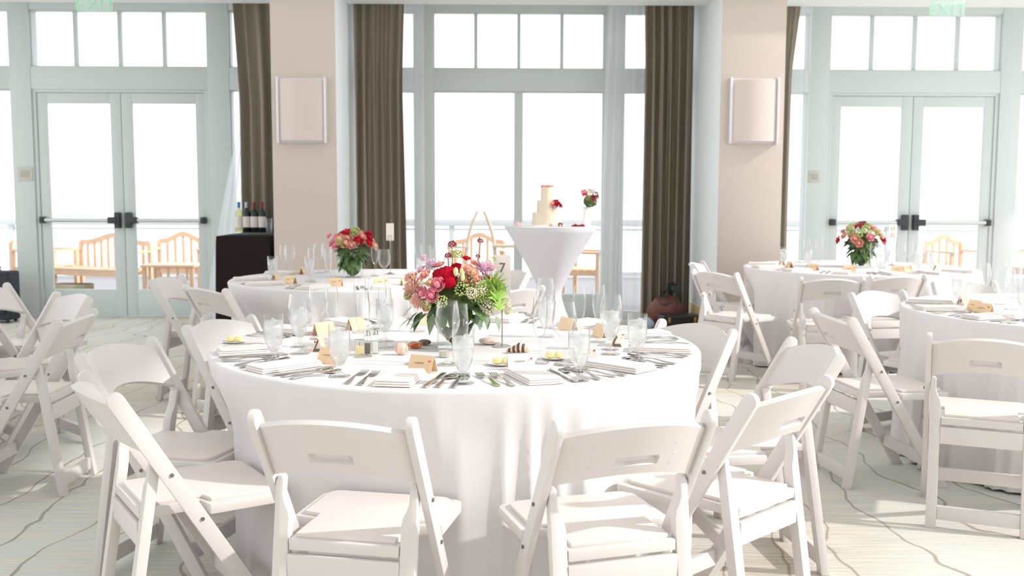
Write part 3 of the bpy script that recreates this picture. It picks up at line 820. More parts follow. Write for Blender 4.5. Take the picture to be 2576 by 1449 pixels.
for k, (u, v, m, nm) in enumerate(((905, 893, butterM, 'amber filled square glass votive beside the shakers'), (925, 892, pepM, 'dark pepper shaker left of the salt shaker'), (944, 889, saltM, 'white salt shaker beside the votive'))):
    p = at(u, v, Z=TZ)
    t = thing('votive' if k == 0 else 'shaker', nm, 'candle holder' if k == 0 else 'shaker', (p.x, p.y, TZ), .2, 'table condiments')
    h = .055 if k == 0 else .068; a = .017 if k == 0 else .012
    link('glass', MB().box(-a, a, -a, a, 0, h).mesh('glass', vaseM, bevel=.002), t)
    link('filling', MB().box(-a+.003, a-.003, -a+.003, a-.003, .004, h*.6).mesh('filling', m), t)
    link('cap', MB().lathe([(a*.9, h), (a*.9, h+.012), (a*.5, h+.018)], 12).mesh('cap', steelM, smooth=True), t) if k else link('wick', MB().tube([(0, 0, h*.5), (0, 0, h*.8)], .001, 5).mesh('wick', darkM), t)
p = at(1117, 898, Z=TZ)
t = thing('votive', 'small round white votive candle before the glass vase', 'candle holder', (p.x, p.y, TZ), 0, 'table condiments')
link('cup', MB().lathe([(.018, 0), (.02, .03), (.0185, .03), (.016, .004), (0, .004)], 20).mesh('cup', vaseM, smooth='full'), t)
link('candle', MB().lathe([(.016, .003), (.016, .022)], 16).mesh('candle', mat('wax', 'F7EDDD', .5, sub=.2), smooth=True), t)
def agate(u, v, lab, c1, c2, r, sq):
    p = at(u, v, Z=TZ)
    m = bpy.data.materials.new('agate'); m.use_nodes = True; n, l = m.node_tree.nodes, m.node_tree.links; b = n['Principled BSDF']; b.inputs['Roughness'].default_value = .25
    tc = n.new('ShaderNodeTexCoord'); wv = n.new('ShaderNodeTexWave'); wv.wave_type = 'RINGS'; wv.inputs['Scale'].default_value = 25; wv.inputs['Distortion'].default_value = 4
    cr = n.new('ShaderNodeValToRGB'); cr.color_ramp.elements[0].color = (*srgb(c1), 1); cr.color_ramp.elements[1].color = (*srgb(c2), 1)
    l.new(tc.outputs['Object'], wv.inputs[0]); l.new(wv.outputs[0], cr.inputs[0]); l.new(cr.outputs[0], b.inputs['Base Color'])
    mb = MB().sphere((0, 0, 0), r, 18, 12, sq)
    rnd = random.Random(u); mb.v = [(x*(1+.06*rnd.random()), y*(1+.06*rnd.random()), z*(1+.05*rnd.random())) for x, y, z in mb.v]
    o = link('agate_stone', mb.mesh('agate', m, smooth='full'), None, (p.x, p.y, TZ+r*sq[2]*1.0)); tag(o, lab, 'stone', 'polished stones')
agate(1010, 893, 'round pink banded stone left of the flower vase', 'D9A183', 'F2D6C6', .023, (1, .8, 1))
agate(1044, 876, 'flat orange agate just left of the flower vase', 'B4542A', 'E49A62', .027, (1, .9, .45))
agate(1068, 868, 'dark brown stone tucked under the drooping leaves', '5E4438', '8C7466', .022, (1.1, .9, .5))
agate(1235, 866, 'pale pink geode slab right of the flower vase', 'E7C6BC', 'F6E7E0', .035, (1.3, 1, .4))
# striped spiral shell
p = at(1302, 888, Z=TZ)
t = thing('sea_shell', 'brown striped spiral sea shell beside the number stand', 'shell', (p.x, p.y, TZ), rad(-12))
sh1, sh2 = mat('shell_brown', '6E4F3E', .35), mat('shell_cream', 'F1DBC8', .35)
for k in range(9):
    x = -.038+k*.0085; r = .006+.016*min(1, k/6.)*(1 if k < 7 else .75)
    link('whorl', MB().lathe([(.001, -.0045), (r*.8, -.004), (r, 0), (r*.85, .004), (.001, .005)], 16).mesh('whorl', sh1 if k % 2 else sh2, smooth='full'), t, (x, 0, r*.95+.001), (0, PI/2, 0))
link('lip', MB().sphere((0, 0, 0), .015, 12, 8, (.8, 1, .9)).mesh('lip', sh2, smooth='full'), t, (.040, -.004, .014))

# number stands
def number_stand(u, v, base, num, lab, wdt, hgt, rz, hz):
    p = at(u, v, Z=TZ) if base is None else Vector(base)
    t = thing('table_number', lab, 'sign', (p.x, p.y, TZ), rad(rz), 'table number stands')
    link('base', MB().lathe([(.001, 0), (.034, 0), (.034, .004), (.02, .010), (.006, .013), (.001, .013)], 24).mesh('base', steelM, smooth=True), t)
    link('rod', MB().tube([(0, 0, .01), (0, 0, hz)], .003, 8).mesh('rod', steelM, smooth=True), t)
    ring = [(.014*sin(2*PI*i/16), -.004, hz+.018-.022*cos(2*PI*i/16)) for i in range(17)]
    link('clip', MB().tube(ring, .0018, 6, cap=False).mesh('clip', steelM, smooth=True), t)
    link('card', boxm(-wdt/2, wdt/2, -.0008, .0008, hz, hz+hgt, cardWM, 'card'), t)
    if num: text(num, hgt*.36, inkM, t, (0, -.002, hz+hgt*.55), (PI/2, 0, 0), 'number', .0004)
number_stand(1263, 872, None, '7', 'tall steel stand holding table card 7 on the front table', .062, .145, -8, .20)
number_stand(0, 0, (-.80, 7.25), '', 'card stand behind flowers on the back left table', .056, .125, 10, .235) if False else None
pp = at(982, 690, Z=TZ)
number_stand(0, 0, (pp.x, pp.y, 0), '', 'steel stand with a small pale card on the back left table', .056, .125, 0, .245)
pp = at(2243, 668, Z=TZ)
number_stand(0, 0, (pp.x, pp.y, 0), '11', 'steel stand with table card 11 on the back right table', .068, .11, 0, .235)

# ------------------------------------------------------------ flowers
def rose_mesh(name, col, layers=4, seed=1, dark=.0):
    rnd = random.Random(seed); m = MB()
    m.sphere((0, 0, .0), .42, 10, 7, (1, 1, .9))
    for L in range(layers):
        n = 3+L; rr = .34+.62*L/(layers-1) if layers > 1 else .8
        for k in range(n):
            a0 = 2*PI*k/n+L*.7+rnd.uniform(-.15, .15); wd = 2*PI/n*.72
            vs = []
            for j in range(5):
                t = j/4; el = -.9+t*(1.55-.28*L)
                r_ = rr*(.62+.38*sin(PI*.5*min(1, t*1.2)))*(1+(.12*t*t if L > 1 else 0))
                for i in range(5):
                    s = (i/4-.5); a = a0+wd*s*sin(PI*(.18+.72*t))*1.25
                    dz = -.07*abs(s)*2*t
                    vs.append((r_*cos(a), r_*sin(a), el*.62*(1-.05*L)+dz+.12))
            m.add(vs, [(j*5+i, j*5+i+1, (j+1)*5+i+1, (j+1)*5+i) for j in range(4) for i in range(4)])
    mm = mat('petal_'+name, col, .65, var=.18, scale=2.2, spec=.25)
    return m.mesh('flower', mm, smooth='full')
def dahlia_mesh(name, col, seed=1, n=46, pl=.55, wd=.16):
    rnd = random.Random(seed); m = MB(); m.sphere((0, 0, 0), .35, 8, 6)
    for k in range(n):
        z = 1-(k+.5)/n*1.35; a = k*2.39996; r = math.sqrt(max(0, 1-z*z)); d = Vector((r*cos(a), r*sin(a), z)).normalized()
        s = d.cross(Vector((0, 0, 1))); s = s.normalized() if s.length > .01 else Vector((1, 0, 0)); up = s.cross(d)
        b = d*.3; L = (.55+.45*r)*rnd.uniform(.85, 1.1)
        vs = [b-s*wd*.5, b+s*wd*.5, d*(.3+L*.45)+s*wd+up*.05, d*(.3+L*.7)+up*.12, d*(.3+L*.45)-s*wd+up*.05]
        m.add(vs, [(0, 1, 2, 3), (0, 3, 4)])
    return m.mesh('flower', mat('petal_'+name, col, .65, var=.2, scale=2.5, spec=.25), smooth=False)
def cockscomb_mesh(col='B5122A'):
    m = MB().sphere((0, 0, 0), 1, 40, 24, (1, 1, .8)); rnd = random.Random(5)
    m.v = [tuple(Vector(p)*(1+.10*sin(p[0]*13+3*sin(p[1]*7))*cos(p[1]*11+p[2]*5)+.05*sin(p[2]*23+p[0]*19))) for p in m.v]
    return m.mesh('flower', mat('velvet_red', col, .9, var=.25, scale=6, bump=.6, bscale=40, spec=.1), smooth='full')
def cluster_mesh(name, col, seed=2, n=60, r0=.17):
    m = MB(); rnd = random.Random(seed)
    for k in range(n):
        z = 1-(k+.5)/n*1.5; a = k*2.39996; r = math.sqrt(max(0, 1-z*z)); q = rnd.uniform(.75, 1.0)
        m.sphere((r*cos(a)*q, r*sin(a)*q, z*q), r0*rnd.uniform(.7, 1.2), 6, 4)
    return m.mesh('flower_cluster', mat('tiny_'+name, col, .7, var=.15, scale=3, spec=.2), smooth='full')
def leaf_mesh(col, name, w=.30, fold=.15, droop=.25):
    vs = []; n = 8
    for i in range(n+1):
        t = i/n; h = w*sin(PI*t**.75)*(1 if t < 1 else 0); z = -droop*t*t
        vs += [(-h, t, z+fold*h), (0, t, z), (h, t, z+fold*h)]
    fs = []
    for i in range(n): o = i*3; fs += [(o, o+1, o+4, o+3), (o+1, o+2, o+5, o+4)]
    return MB().add(vs, fs).mesh('leaf', mat('leaf_'+name, col, .55, var=.15, scale=4, spec=.35), smooth='full')
def jag_mesh(col, name):   # lobed chrysanthemum-like leaf
    vs = [(0, 0, 0)]; pts = []
    for i in range(15):
        a = -1.5+3.0*i/14; r = .55+.45*cos(a*.6) if i % 2 == 0 else .42
        pts.append((r*sin(a), .15+r*cos(a)*.95, .06*sin(i*2)))
    vs += pts
    return MB().add(vs, [(0, i, i+1) for i in range(1, 15)]).mesh('leaf', mat('leaf_'+name, col, .55, var=.15, scale=3), smooth=False)
FL = {'pink': rose_mesh('pink', 'FF9AAE', 4, 1), 'coral': rose_mesh('coral', 'FFAEA2', 4, 2), 'blush': rose_mesh('blush', 'F8CDD8', 5, 3), 'red': rose_mesh('red', 'C8182E', 4, 4),
      'peach': rose_mesh('peach', 'F8C4A8', 4, 5), 'cream': rose_mesh('cream', 'F3E3C6', 3, 6), 'salmon': dahlia_mesh('salmon', 'FBC6BA', 1), 'dpink': dahlia_mesh('light pink', 'F9D3E4', 2),
      'white': dahlia_mesh('white', 'F7F0EE', 3), 'comb': cockscomb_mesh(), 'queen': cluster_mesh('cream', 'E9E2C4', 2), 'green': cluster_mesh('green', 'B9C77E', 3, 40), 'scab': cluster_mesh('burgundy', '9A3C4C', 4, 36, .2),
      'bud': MB().sphere((0, 0, 0), 1, 10, 8, (.55, .55, 1)).mesh('bud', mat('pale_bud', 'DDE0A4', .6, var=.1), smooth='full')}
LV = {'dark': leaf_mesh('5E7A4A', 'dark'), 'euc': leaf_mesh('87997F', 'eucalyptus', .22), 'long': leaf_mesh('6F8A52', 'long', .16, .2, .5), 'bright': jag_mesh('93B550', 'bright'), 'deep': leaf_mesh('4A6138', 'deep', .34)}
def arrangement(loc, label, R, zc, flowers, nleaf, seed, vw=.07, vh=.12, extra=(), hang=10):
    """square glass vase, stems, a mound of leaves and the flower heads given as (kind, x, z, radius, depth)"""
    rnd = random.Random(seed)
    t = thing('flower_arrangement', label, 'flowers', loc, 0, 'table flower arrangements')
    link('vase', MB().box(-vw, vw, -vw, vw, 0, vh).mesh('vase', vaseM, bevel=.004), t)
    sm = MB()
    for k in range(14):
        a = rnd.uniform(0, 6.28); x, y = cos(a)*rnd.uniform(.2, .7)*vw, sin(a)*rnd.uniform(.2, .7)*vw
        sm.tube([(x*.5, y*.5, .008), (x, y, vh), (x*2.2, y*2.2, zc)], .003, 5)
    o = link('stem', sm.mesh('stem', mat('stem_green', '5F7443', .6, var=.1), smooth=True), t)
    for k in range(5):
        o = link('leaf', LV['deep'], t, (rnd.uniform(-.02, .02), rnd.uniform(-.02, .02), .012), (rad(70+rnd.uniform(-15, 20)), 0, k*1.3), vw*1.5)
    for k in range(hang):
        a = k*2.39996; el = rad(-18-rnd.uniform(0, 42)); d = Vector((cos(a)*cos(el), sin(a)*cos(el), sin(el)))
        link('leaf', LV[('dark', 'deep', 'long', 'dark')[k % 4]], t, (cos(a)*vw*.9, sin(a)*vw*.9, vh*.95+rnd.uniform(-.01, .05)), d.to_track_quat('Y', 'Z').to_euler(), R*rnd.uniform(.45, .7))
    core = MB().sphere((0, 0, 0), 1, 16, 10, (R*.70, R*.62, R*.45))
    core.v = [(x*(1+.15*sin(y*60+x*90)), y*(1+.15*cos(x*70+z*80)), z*(1+.15*sin(x*80))) for x, y, z in core.v]
    c = link('greenery', core.mesh('greenery', mat('dense_greenery', '55663A', .8, var=.35, scale=60), smooth='full'), t, (0, 0, zc)); c['kind'] = 'stuff'
    for k in range(nleaf):
        a = k*2.39996+rnd.uniform(-.2, .2); el = rnd.uniform(-.75, .9)
        kind = rnd.choice(['dark', 'euc', 'dark', 'long', 'deep', 'euc'])
        s = R*rnd.uniform(.33, .55)
        d = Vector((cos(a)*cos(el), sin(a)*cos(el), sin(el)*.7))
        q = d.to_track_quat('Y', 'Z')
        link('leaf', LV[kind], t, Vector((d.x*R*.55, d.y*R*.5, zc+d.z*R*.45)), q.to_euler(), s)
    for kind, x, z, r, y in flowers:
        d = Vector((x, y, (z-zc)*1.1+.02)).normalized()
        if kind in ('bud', 'scab', 'comb'): d = Vector((x*.5, y*.3, .3)).normalized()
        q = d.to_track_quat('Z', 'Y')
        link('flower', FL[kind], t, (x, y, z), q.to_euler(), r)
        if kind == 'scab': link('stem', MB().tube([(x, y, z-r*.3), (x*.8, y*.7, zc+.03)], .0015, 5).mesh('stem', MATS['stem_green']), t)
    for kind, x, y, z, s, ax, az in extra:
        link('leaf', LV[kind], t, (x, y, z), (rad(ax), 0, rad(az)), s)
    return t
s1 = 1/690.   # metres for one pixel at the distance of the front bouquet
def fp(kind, u, v, r, y=-.09): return (kind, (u-1143)*s1, .125+(842-v)*s1*1.0, r*s1*(1.22 if kind in ('pink', 'coral', 'salmon', 'dpink', 'red', 'peach') else 1), y)
c1 = at(1148, 872, Z=TZ)
fl1 = [fp('salmon', 1030, 750, 20, -.03), fp('blush', 1052, 725, 15, -.02), fp('coral', 1070, 812, 13, -.12), fp('salmon', 1027, 790, 16, -.05), fp('blush', 1235, 715, 16, -.04), fp('coral', 1168, 748, 14, -.11), fp('peach', 1190, 728, 12, -.12), fp('green', 1205, 790, 16, -.12), fp('green', 1110, 800, 16, -.14), fp('queen', 1185, 780, 15, -.13), fp('coral', 1100, 712, 13, -.03), fp('green', 1160, 770, 18, -.12), fp('dpink', 1060, 700, 12, 0),
       fp('comb', 1122, 737, 27, -.10), fp('comb', 1106, 740, 22, -.05), fp('comb', 1146, 722, 16, -.04), fp('comb', 1128, 752, 18, -.13), fp('pink', 1100, 757, 17, -.15), fp('pink', 1060, 782, 16, -.12), fp('pink', 1086, 784, 16, -.15), fp('salmon', 1040, 772, 28, -.07),
       fp('salmon', 1052, 800, 20, -.11), fp('coral', 1178, 722, 17, -.10), fp('coral', 1195, 745, 16, -.10), fp('dpink', 1212, 723, 24, -.05), fp('dpink', 1082, 715, 18, -.02), fp('coral', 1196, 708, 14, -.04), fp('dpink', 1223, 745, 17, -.07),
       fp('red', 1231, 749, 12, -.09), fp('red', 1171, 695, 10, -.06), fp('peach', 1082, 752, 10, -.14), fp('coral', 1066, 735, 14, -.09), fp('peach', 1035, 745, 14, -.05), fp('queen', 1208, 768, 17, -.11), fp('green', 1180, 752, 22, -.09), fp('queen', 1222, 815, 20, -.10),
       fp('queen', 1268, 806, 14, -.04), fp('queen', 1275, 828, 13, -.04), fp('scab', 1132, 664, 11, 0), fp('scab', 1205, 656, 8, .03), fp('scab', 1199, 694, 6, .0), fp('scab', 1122, 693, 9, 0), fp('bud', 1146, 727, 12, -.13), fp('bud', 1163, 740, 11, -.13), fp('bud', 1160, 727, 10, -.12),
       fp('green', 1147, 688, 14, -.03), fp('green', 1023, 790, 12, -.07), fp('green', 1075, 808, 12, -.13), fp('green', 1240, 700, 6, 0), fp('cream', 1060, 756, 8, -.12), fp('cream', 1076, 802, 7, -.15), fp('white', 1232, 730, 13, -.02), fp('peach', 1228, 708, 8, 0)]
ex = []
for (u, v, s, ax, az, k) in ((1232, 768, 52, 60, 205, 'bright'), (1250, 800, 50, 80, 230, 'bright'), (1236, 812, 50, 110, 200, 'bright'), (1258, 825, 42, 105, 240, 'bright'), (1215, 790, 44, 90, 185, 'bright'), (1240, 770, 34, 50, 200, 'bright'), (1246, 790, 36, 70, 220, 'bright'), (1228, 785, 34, 100, 190, 'bright'), (1250, 778, 32, 30, 250, 'bright'), (1240, 800, 32, 100, 210, 'bright'),
                         (1075, 832, 62, -25, 120, 'euc'), (1062, 828, 56, -50, 125, 'dark'), (1090, 836, 52, -55, 150, 'euc'), (1050, 830, 50, -40, 100, 'dark'), (1110, 834, 50, -60, 170, 'deep'), (1040, 815, 44, -25, 95, 'long'), (1035, 845, 48, -18, 95, 'long'),
                         (1200, 826, 50, -55, 200, 'euc'), (1220, 830, 44, -65, 215, 'euc'), (1180, 800, 60, -10, 255, 'deep'), (1185, 815, 60, -25, 230, 'dark'), (1215, 745, 30, 40, 280, 'long'), (1030, 770, 26, 15, 85, 'long'), (1245, 838, 40, -60, 230, 'euc')):
    ex.append((k, (u-1143)*s1, -.11, .125+(842-v)*s1, s*s1, ax, az))
arrangement((c1.x, c1.y, TZ), 'low bouquet of red cockscomb and pink roses on the front table', .155, .185, fl1, 70, 4, .068, .115, ex)
def rndflowers(seed, R, zc, kinds, n):
    rnd = random.Random(seed); out = []
    for k in range(n):
        a = k*2.39996; el = .05+1.35*((k+.5)/n); x = cos(a)*cos(el); y = sin(a)*cos(el)
        out.append((kinds[k % len(kinds)] if rnd.random() < .6 else rnd.choice(kinds), x*R*1.02, zc+sin(el)*R*.72, R*rnd.uniform(.17, .25), y*R*.95))
    return out
c2 = at(888, 697, Z=TZ)
f2 = rndflowers(8, .15, .215, ['peach', 'red', 'coral', 'cream', 'pink', 'red', 'peach', 'green'], 34) + [('red', -.03, .32, .04, -.08), ('peach', -.07, .27, .045, -.11), ('pink', -.11, .23, .035, -.08), ('peach', -.03, .25, .045, -.12), ('red', .12, .31, .03, 0), ('pink', -.165, .29, .025, 0), ('cream', .03, .24, .035, -.12)]
arrangement((c2.x, c2.y, TZ), 'peach and red bouquet with loose greenery on the back left table', .145, .185, f2, 80, 9, .062, .12, (), 34)
c3 = at(2166, 671, Z=TZ)
f3 = rndflowers(18, .16, .23, ['coral', 'salmon', 'pink', 'green', 'coral', 'peach', 'scab', 'green'], 30) + [('red', -.20, .22, .035, 0), ('red', .17, .22, .04, -.03), ('coral', -.10, .24, .04, -.12), ('coral', -.07, .20, .035, -.13)]
arrangement((c3.x, c3.y, TZ), 'round coral and green bouquet on the back right table', .165, .205, f3, 90, 19, .06, .12, (), 34)

# ------------------------------------------------------------ cake table
CT = (.435, 8.52)
t = thing('cocktail_table', 'high cocktail table in a white stretch cover carrying the wedding cake', 'table', (CT[0], CT[1], 0))
prof = []
for i in range(25):
    z = 1.065*i/24
    if z > .5: r = .095+.305*((z-.5)/.565)**1.15
    else: r = .095+.235*((.5-z)/.5)**1.5
    prof.append((r, max(z, .004)))
prof += [(.398, 1.072), (0, 1.073)]
def lobes(a, z): return 1 if z > .5 else 1-.42*((.5-z)/.5)*(abs(sin(2*a+.4))**.8)
link('stretch_cover', MB().lathe(prof, 64, cap=False, fn=lobes).mesh('stretch_cover', spandexM, smooth='full'), t)
link('cloth_top', MB().lathe([(.401, 1.069), (.403, 1.074), (.399, 1.078), (0, 1.078)], 64, cap=False).mesh('cloth_top', clothM, smooth=True), t)
ZT = 1.078
ck = thing('wedding_cake', 'three-tier ivory wedding cake with red petals on top', 'cake', (.40, 8.47, ZT))
icing = mat('ivory_icing', 'E6D8C2', .6, var=.03, scale=20)
for k, (r, z0, z1) in enumerate(((.13, .012, .118), (.09, .118, .222), (.057, .222, .335))):
    pr = [(0, z0)]; n = 14
    for i in range(n+1): pr.append((r*(1-.012*(i % 2)), z0+(z1-z0)*i/n))
    pr.append((0, z1))
    link('cake_tier', MB().lathe(pr, 40, cap=False).mesh('cake_tier', icing, smooth=True), ck)
link('cake_board', MB().lathe([(.15, 0), (.152, .006), (.15, .012)], 40).mesh('cake_board', porcM, smooth=True), ck)
for k in range(12):
    a = k*2.4; r = .055*math.sqrt(k/12)
    link('flower', FL['coral' if k % 3 else 'pink'], ck, (r*cos(a), r*sin(a), .342), (0, 0, a), .022)
for x, z, r, kd in ((.045, .195, .034, 'coral'), (.075, .20, .03, 'red'), (.095, .185, .026, 'red'), (.115, .170, .016, 'red'), (.06, .165, .022, 'blush')):
    link('flower', FL[kd], ck, (x, -.085, z), (rad(75), 0, 0), r)
vs_ = thing('bud_vase', 'white footed vase with a small pink and burgundy bouquet beside the cake', 'vase', (.735, 8.47, ZT))
link('vase', MB().lathe([(.042, 0), (.045, .004), (.036, .05), (.026, .10), (.024, .13), (.034, .165), (.030, .163), (.020, .13), (0, .12)], 24).mesh('vase', porcM, smooth='full'), vs_)
link('stem', MB().tube([(0, 0, .12), (.01, 0, .2)], .008, 6).mesh('stem', MATS['stem_green']), vs_)
cg = link('greenery', MB().sphere((0, 0, 0), 1, 12, 8, (.06, .05, .055)).mesh('greenery', MATS['dense_greenery'], smooth='full'), vs_, (.035, 0, .215)); cg['kind'] = 'stuff'
for x, z, r, kd in ((-.02, .29, .03, 'pink'), (-.015, .27, .026, 'red'), (.03, .29, .034, 'cream'), (.075, .265, .03, 'scab'), (.085, .25, .024, 'pink'), (.05, .24, .03, 'scab'), (.02, .24, .026, 'green'), (.07, .21, .022, 'coral'), (.055, .30, .022, 'white')):
    link('flower', FL[kd], vs_, (x, -.03, z), (rad(60), 0, 0), r)
for k in range(9):
    a = k*.7; link('leaf', LV['dark'], vs_, (.035+.02*cos(a), -.01, .205), (rad(20*sin(a*3)), 0, a), .07)
fk = thing('cake_knife', 'long dark cake knife lying right of the cake', 'knife', (.60, 8.30, ZT+.001), rad(85))
link('blade', MB().prism([(-.010, 0, 0), (.010, 0, 0), (.008, .16, 0), (-.004, .18, 0)], (0, 0, .004)).mesh('blade', steelM), fk)
link('handle', MB().tube([(0, 0, .006), (0, -.11, .006)], [.007, .008], 8).mesh('handle', darkM, smooth=True), fk)
for k, (x, y, kd) in enumerate(((.63, 8.25, 'red'), (.685, 8.24, 'red'), (.42, 8.20, 'coral'), (.50, 8.22, 'scab'))):
    o = link('loose_flower', FL[kd], None, (x, y, ZT+.016), (0, 0, k), .022); tag(o, 'loose %s on the cake table, %s from the left' % ({'red': 'red rose head', 'coral': 'coral rose head', 'scab': 'burgundy flower'}[kd], {.42: 'first', .50: 'second', .63: 'third', .685: 'fourth'}[x]), 'flower', 'loose flowers on the cake table')
cs = thing('favor_dish', 'little dish with pink sweets at left of the cake table', 'dish', (.155, 8.40, ZT))
link('dish', MB().lathe([(.02, 0), (.05, .008), (.05, .012), (.018, .005), (0, .005)], 20).mesh('dish', porcM, smooth='full'), cs)
link('glass', MB().lathe([(.018, .005), (.024, .03), (.024, .055)], 16, cap=False).mesh('glass', glassM, smooth='full'), cs, (-.02, .02, 0))
for k in range(4): link('sweet', MB().sphere((0, 0, 0), .011, 8, 6).mesh('sweet', mat('pink_sugar', 'EFC0B4', .6), smooth='full'), cs, (-.02+.014*k, -.01*(k % 2), .02))

# ------------------------------------------------------------ bar table with wine
bt = thing('bar_table', 'narrow bar table under a black cloth against the left pillar', 'table', (-2.395, 9.60, 0))
hx, hy, hz = .25, .43, .955
vs = []; per = []
n = 18
for i in range(n): per.append((-hx+2*hx*i/n, -hy))
for i in range(n): per.append((hx, -hy+2*hy*i/n))
for i in range(n): per.append((hx-2*hx*i/n, hy))
for i in range(n): per.append((-hx, hy-2*hy*i/n))
P_ = len(per); rows = 12
for j in range(rows+1):
    t_ = j/rows
    for i, (x, y) in enumerate(per):
        d = (.010+.016*sin(i*1.9)+.010*sin(i*.8+1))*t_
        k = 1-(.012 if j == 0 else 0)
        vs.append((x*k+math.copysign(d, x)*(abs(x) > hx-.01), y*k+math.copysign(d, y)*(abs(y) > hy-.01), hz-.004*(j > 0)-(hz-.02)*t_))
fs = [(j*P_+i, (j+1)*P_+i, (j+1)*P_+(i+1) % P_, j*P_+(i+1) % P_) for j in range(rows) for i in range(P_)] + [tuple(range(P_))]
link('black_cloth', MB().add(vs, fs).mesh('black_cloth', blackclothM, smooth=True), bt)
link('tabletop', boxm(-.23, .23, -.41, .41, .92, .945, darkM, 'tabletop'), bt)
tr = thing('serving_tray', 'dark tray under the wine bottles on the black bar table', 'tray', (-2.36, 9.62, hz+.001))
link('tray', boxm(-.20, .20, -.34, .34, 0, .012, darkM, 'tray', .004), tr)
redg, whg = mat('dark_bottle_glass', '1E2420', .08, var=.1), thin('pale_bottle_glass', (.86, .88, .66), .6, .08, .25, 'E9E6B8')
labM = mat('bottle_label', 'E9DCD8', .7, var=.03); capR = mat('red_foil', '7B2B33', .35, .3); capB = mat('blue_foil', '3F7FA8', .35, .3)
def bottle(u, v, gm, cm, lab, h=.30):
    p = at(u, v, Z=hz+.013)
    p = Vector((p.x, min(max(p.y, 9.36), 9.9), 0)); p.x = (at(u, 540, Y=p.y)).x
    b = thing('wine_bottle', lab, 'bottle', (p.x, p.y, hz+.013), 0, 'wine bottles on the black bar table')
    link('glass', MB().lathe([(.0, 0), (.035, 0), (.0375, .004), (.0375, h*.60), (.034, h*.66), (.018, h*.76), (.0145, h*.82), (.0145, h*.97), (0, h*.97)], 24, cap=False).mesh('glass', gm, smooth='full'), b)
    link('label', MB().lathe([(.0382, h*.16), (.0382, h*.52)], 24, cap=False).mesh('label', labM, smooth='full'), b)
    link('foil_cap', MB().lathe([(.0155, h*.80), (.0155, h*.995), (.012, h)], 16).mesh('foil_cap', cm, smooth=True), b)
bottle(601, 577, whg, capB, 'pale white wine bottle with a blue cap, leftmost on the black bar table')
bottle(620, 573, redg, mat('grey_foil', 'B4B6BC', .35, .4), 'dark wine bottle with a grey cap, second from the left on the bar')
bottle(639, 573, redg, capR, 'dark wine bottle with a red cap, third from the left on the bar')
bottle(659, 573, redg, capR, 'dark wine bottle with a red cap, rightmost on the bar')
p = at(677, 570, Y=9.7)
o = thing('tumbler_stack', 'small stack of clear tumblers beside the bottles at the pillar', 'glass', (p.x, 9.7, hz+.001))
for k in range(3): link('tumbler', MB().lathe([(.026, .003), (.028, .01), (.033, .085)], 20, cap=False).mesh('tumbler', glassM, smooth='full'), o, (0, 0, .035*k))

# ------------------------------------------------------------ bags on the floor
bagM = mat('black_nylon', '2A2F38', .7, var=.15, scale=20, bump=.3); leaM = mat('black_leather', '1B1B1E', .4, var=.2, bump=.3, bscale=80)
b = thing('suitcase', 'dark upright suitcase at the far left edge by the window', 'suitcase', (-5.285, 10.32, 0))
link('body', MB().box(-.22, .20, -.12, .12, .03, .54).mesh('body', bagM, bevel=.03, seg=3), b)
link('front_pocket', MB().box(-.16, .15, -.145, -.11, .10, .36).mesh('front_pocket', bagM, bevel=.015), b)
link('handle', MB().tube([(-.07, 0, .54), (-.07, 0, .58), (.06, 0, .58), (.06, 0, .54)], .010, 8).mesh('handle', darkM, smooth=True), b)
link('tag', boxm(-.13, -.03, -.150, -.144, .30, .345, mat('grey_label', '8E99A6', .6), 'tag'), b)
for x in (-.16, .15):
    for y in (-.09, .09): link('wheel', MB().tube([(x-.012, y, .022), (x+.012, y, .022)], .022, 12).mesh('wheel', darkM, smooth=True), b)
q = (1.78, 9.72)
b = thing('camera_case', 'black hard case lying on the carpet by the right drape', 'case', (q[0], q[1], 0), rad(6))
link('body', MB().box(-.19, .19, -.12, .12, 0, .16).mesh('body', leaM, bevel=.022, seg=3), b)
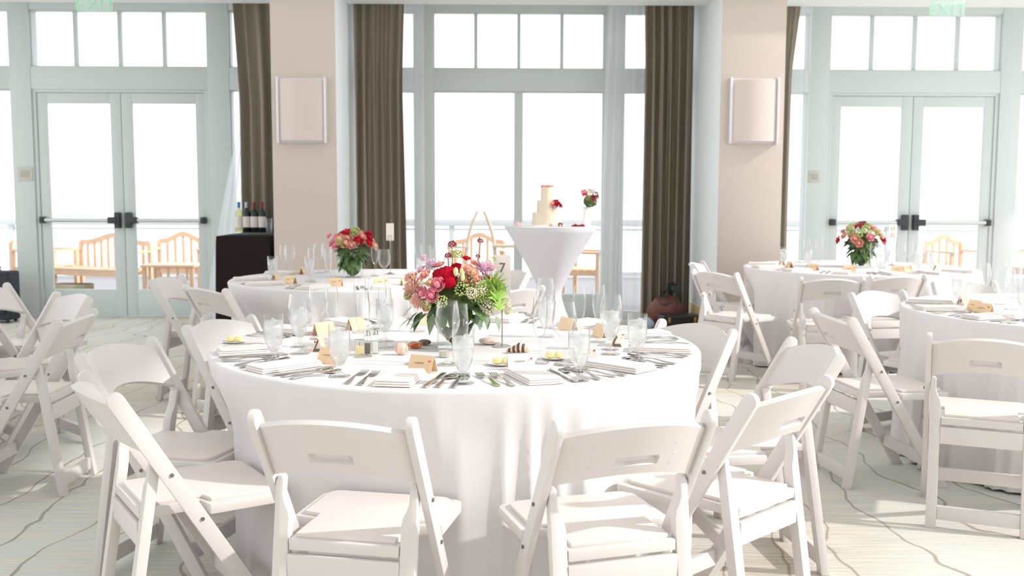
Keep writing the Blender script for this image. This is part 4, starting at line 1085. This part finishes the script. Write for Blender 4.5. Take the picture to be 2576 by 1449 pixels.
link('lid', MB().box(-.192, .192, -.122, .122, .125, .168).mesh('lid', leaM, bevel=.02, seg=3), b)
for x in (-.13, .13): link('latch', boxm(x-.012, x+.012, -.128, -.118, .10, .15, mat('brass', 'B59A5C', .3, .9), 'latch', .002), b)
link('handle', MB().tube([(-.05, -.121, .09), (-.045, -.15, .09), (.045, -.15, .09), (.05, -.121, .09)], .007, 8).mesh('handle', leaM, smooth=True), b)
b = thing('duffel_bag', 'dark red and brown leather bag heaped behind the black case', 'bag', (1.70, 10.0, 0), rad(15))
mb = MB().sphere((0, 0, .16), 1, 24, 14, (.20, .12, .16)); mb.v = [(x*(1+.10*sin(z*40+y*20)), y*(1+.12*cos(x*30)), max(.001, z*(1+.08*sin(x*35)))) for x, y, z in mb.v]
link('body', mb.mesh('body', mat('oxblood_leather', '7A4A44', .5, var=.3, scale=12, bump=.4, bscale=60), smooth='full'), b)
link('flap', MB().sphere((0, 0, .25), 1, 16, 10, (.15, .11, .075)).mesh('flap', mat('brown_leather', '5C3B38', .45, var=.3), smooth='full'), b)
link('handle', MB().tube([(-.08, 0, .29), (-.06, 0, .36), (.04, 0, .37), (.08, 0, .29)], .01, 8).mesh('handle', leaM, smooth=True), b)
b = thing('camera', 'small black camera standing on top of the red-brown bag', 'camera', (1.745, 9.98, .362), rad(20))
link('camera_body', boxm(-.06, .06, -.03, .03, 0, .085, leaM, 'camera_body', .008), b)
link('lens', MB().tube([(0, -.03, .04), (.0, -.10, .045)], .034, 16).mesh('lens', darkM, smooth=True), b)
link('viewfinder', boxm(-.022, .022, -.025, .02, .085, .11, leaM, 'viewfinder', .004), b)
b = thing('garment', 'pale blue-grey cloth bundle left of the black case', 'cloth', (1.46, 9.80, 0))
mb = MB().sphere((0, 0, .05), 1, 18, 10, (.11, .10, .055)); mb.v = [(x*(1+.15*sin(y*50)), y, max(.001, z*(1+.25*sin(x*45+y*30)))) for x, y, z in mb.v]
link('fold', mb.mesh('fold', mat('blue_grey_cloth', 'A9B7C6', .9, var=.1), smooth='full'), b)
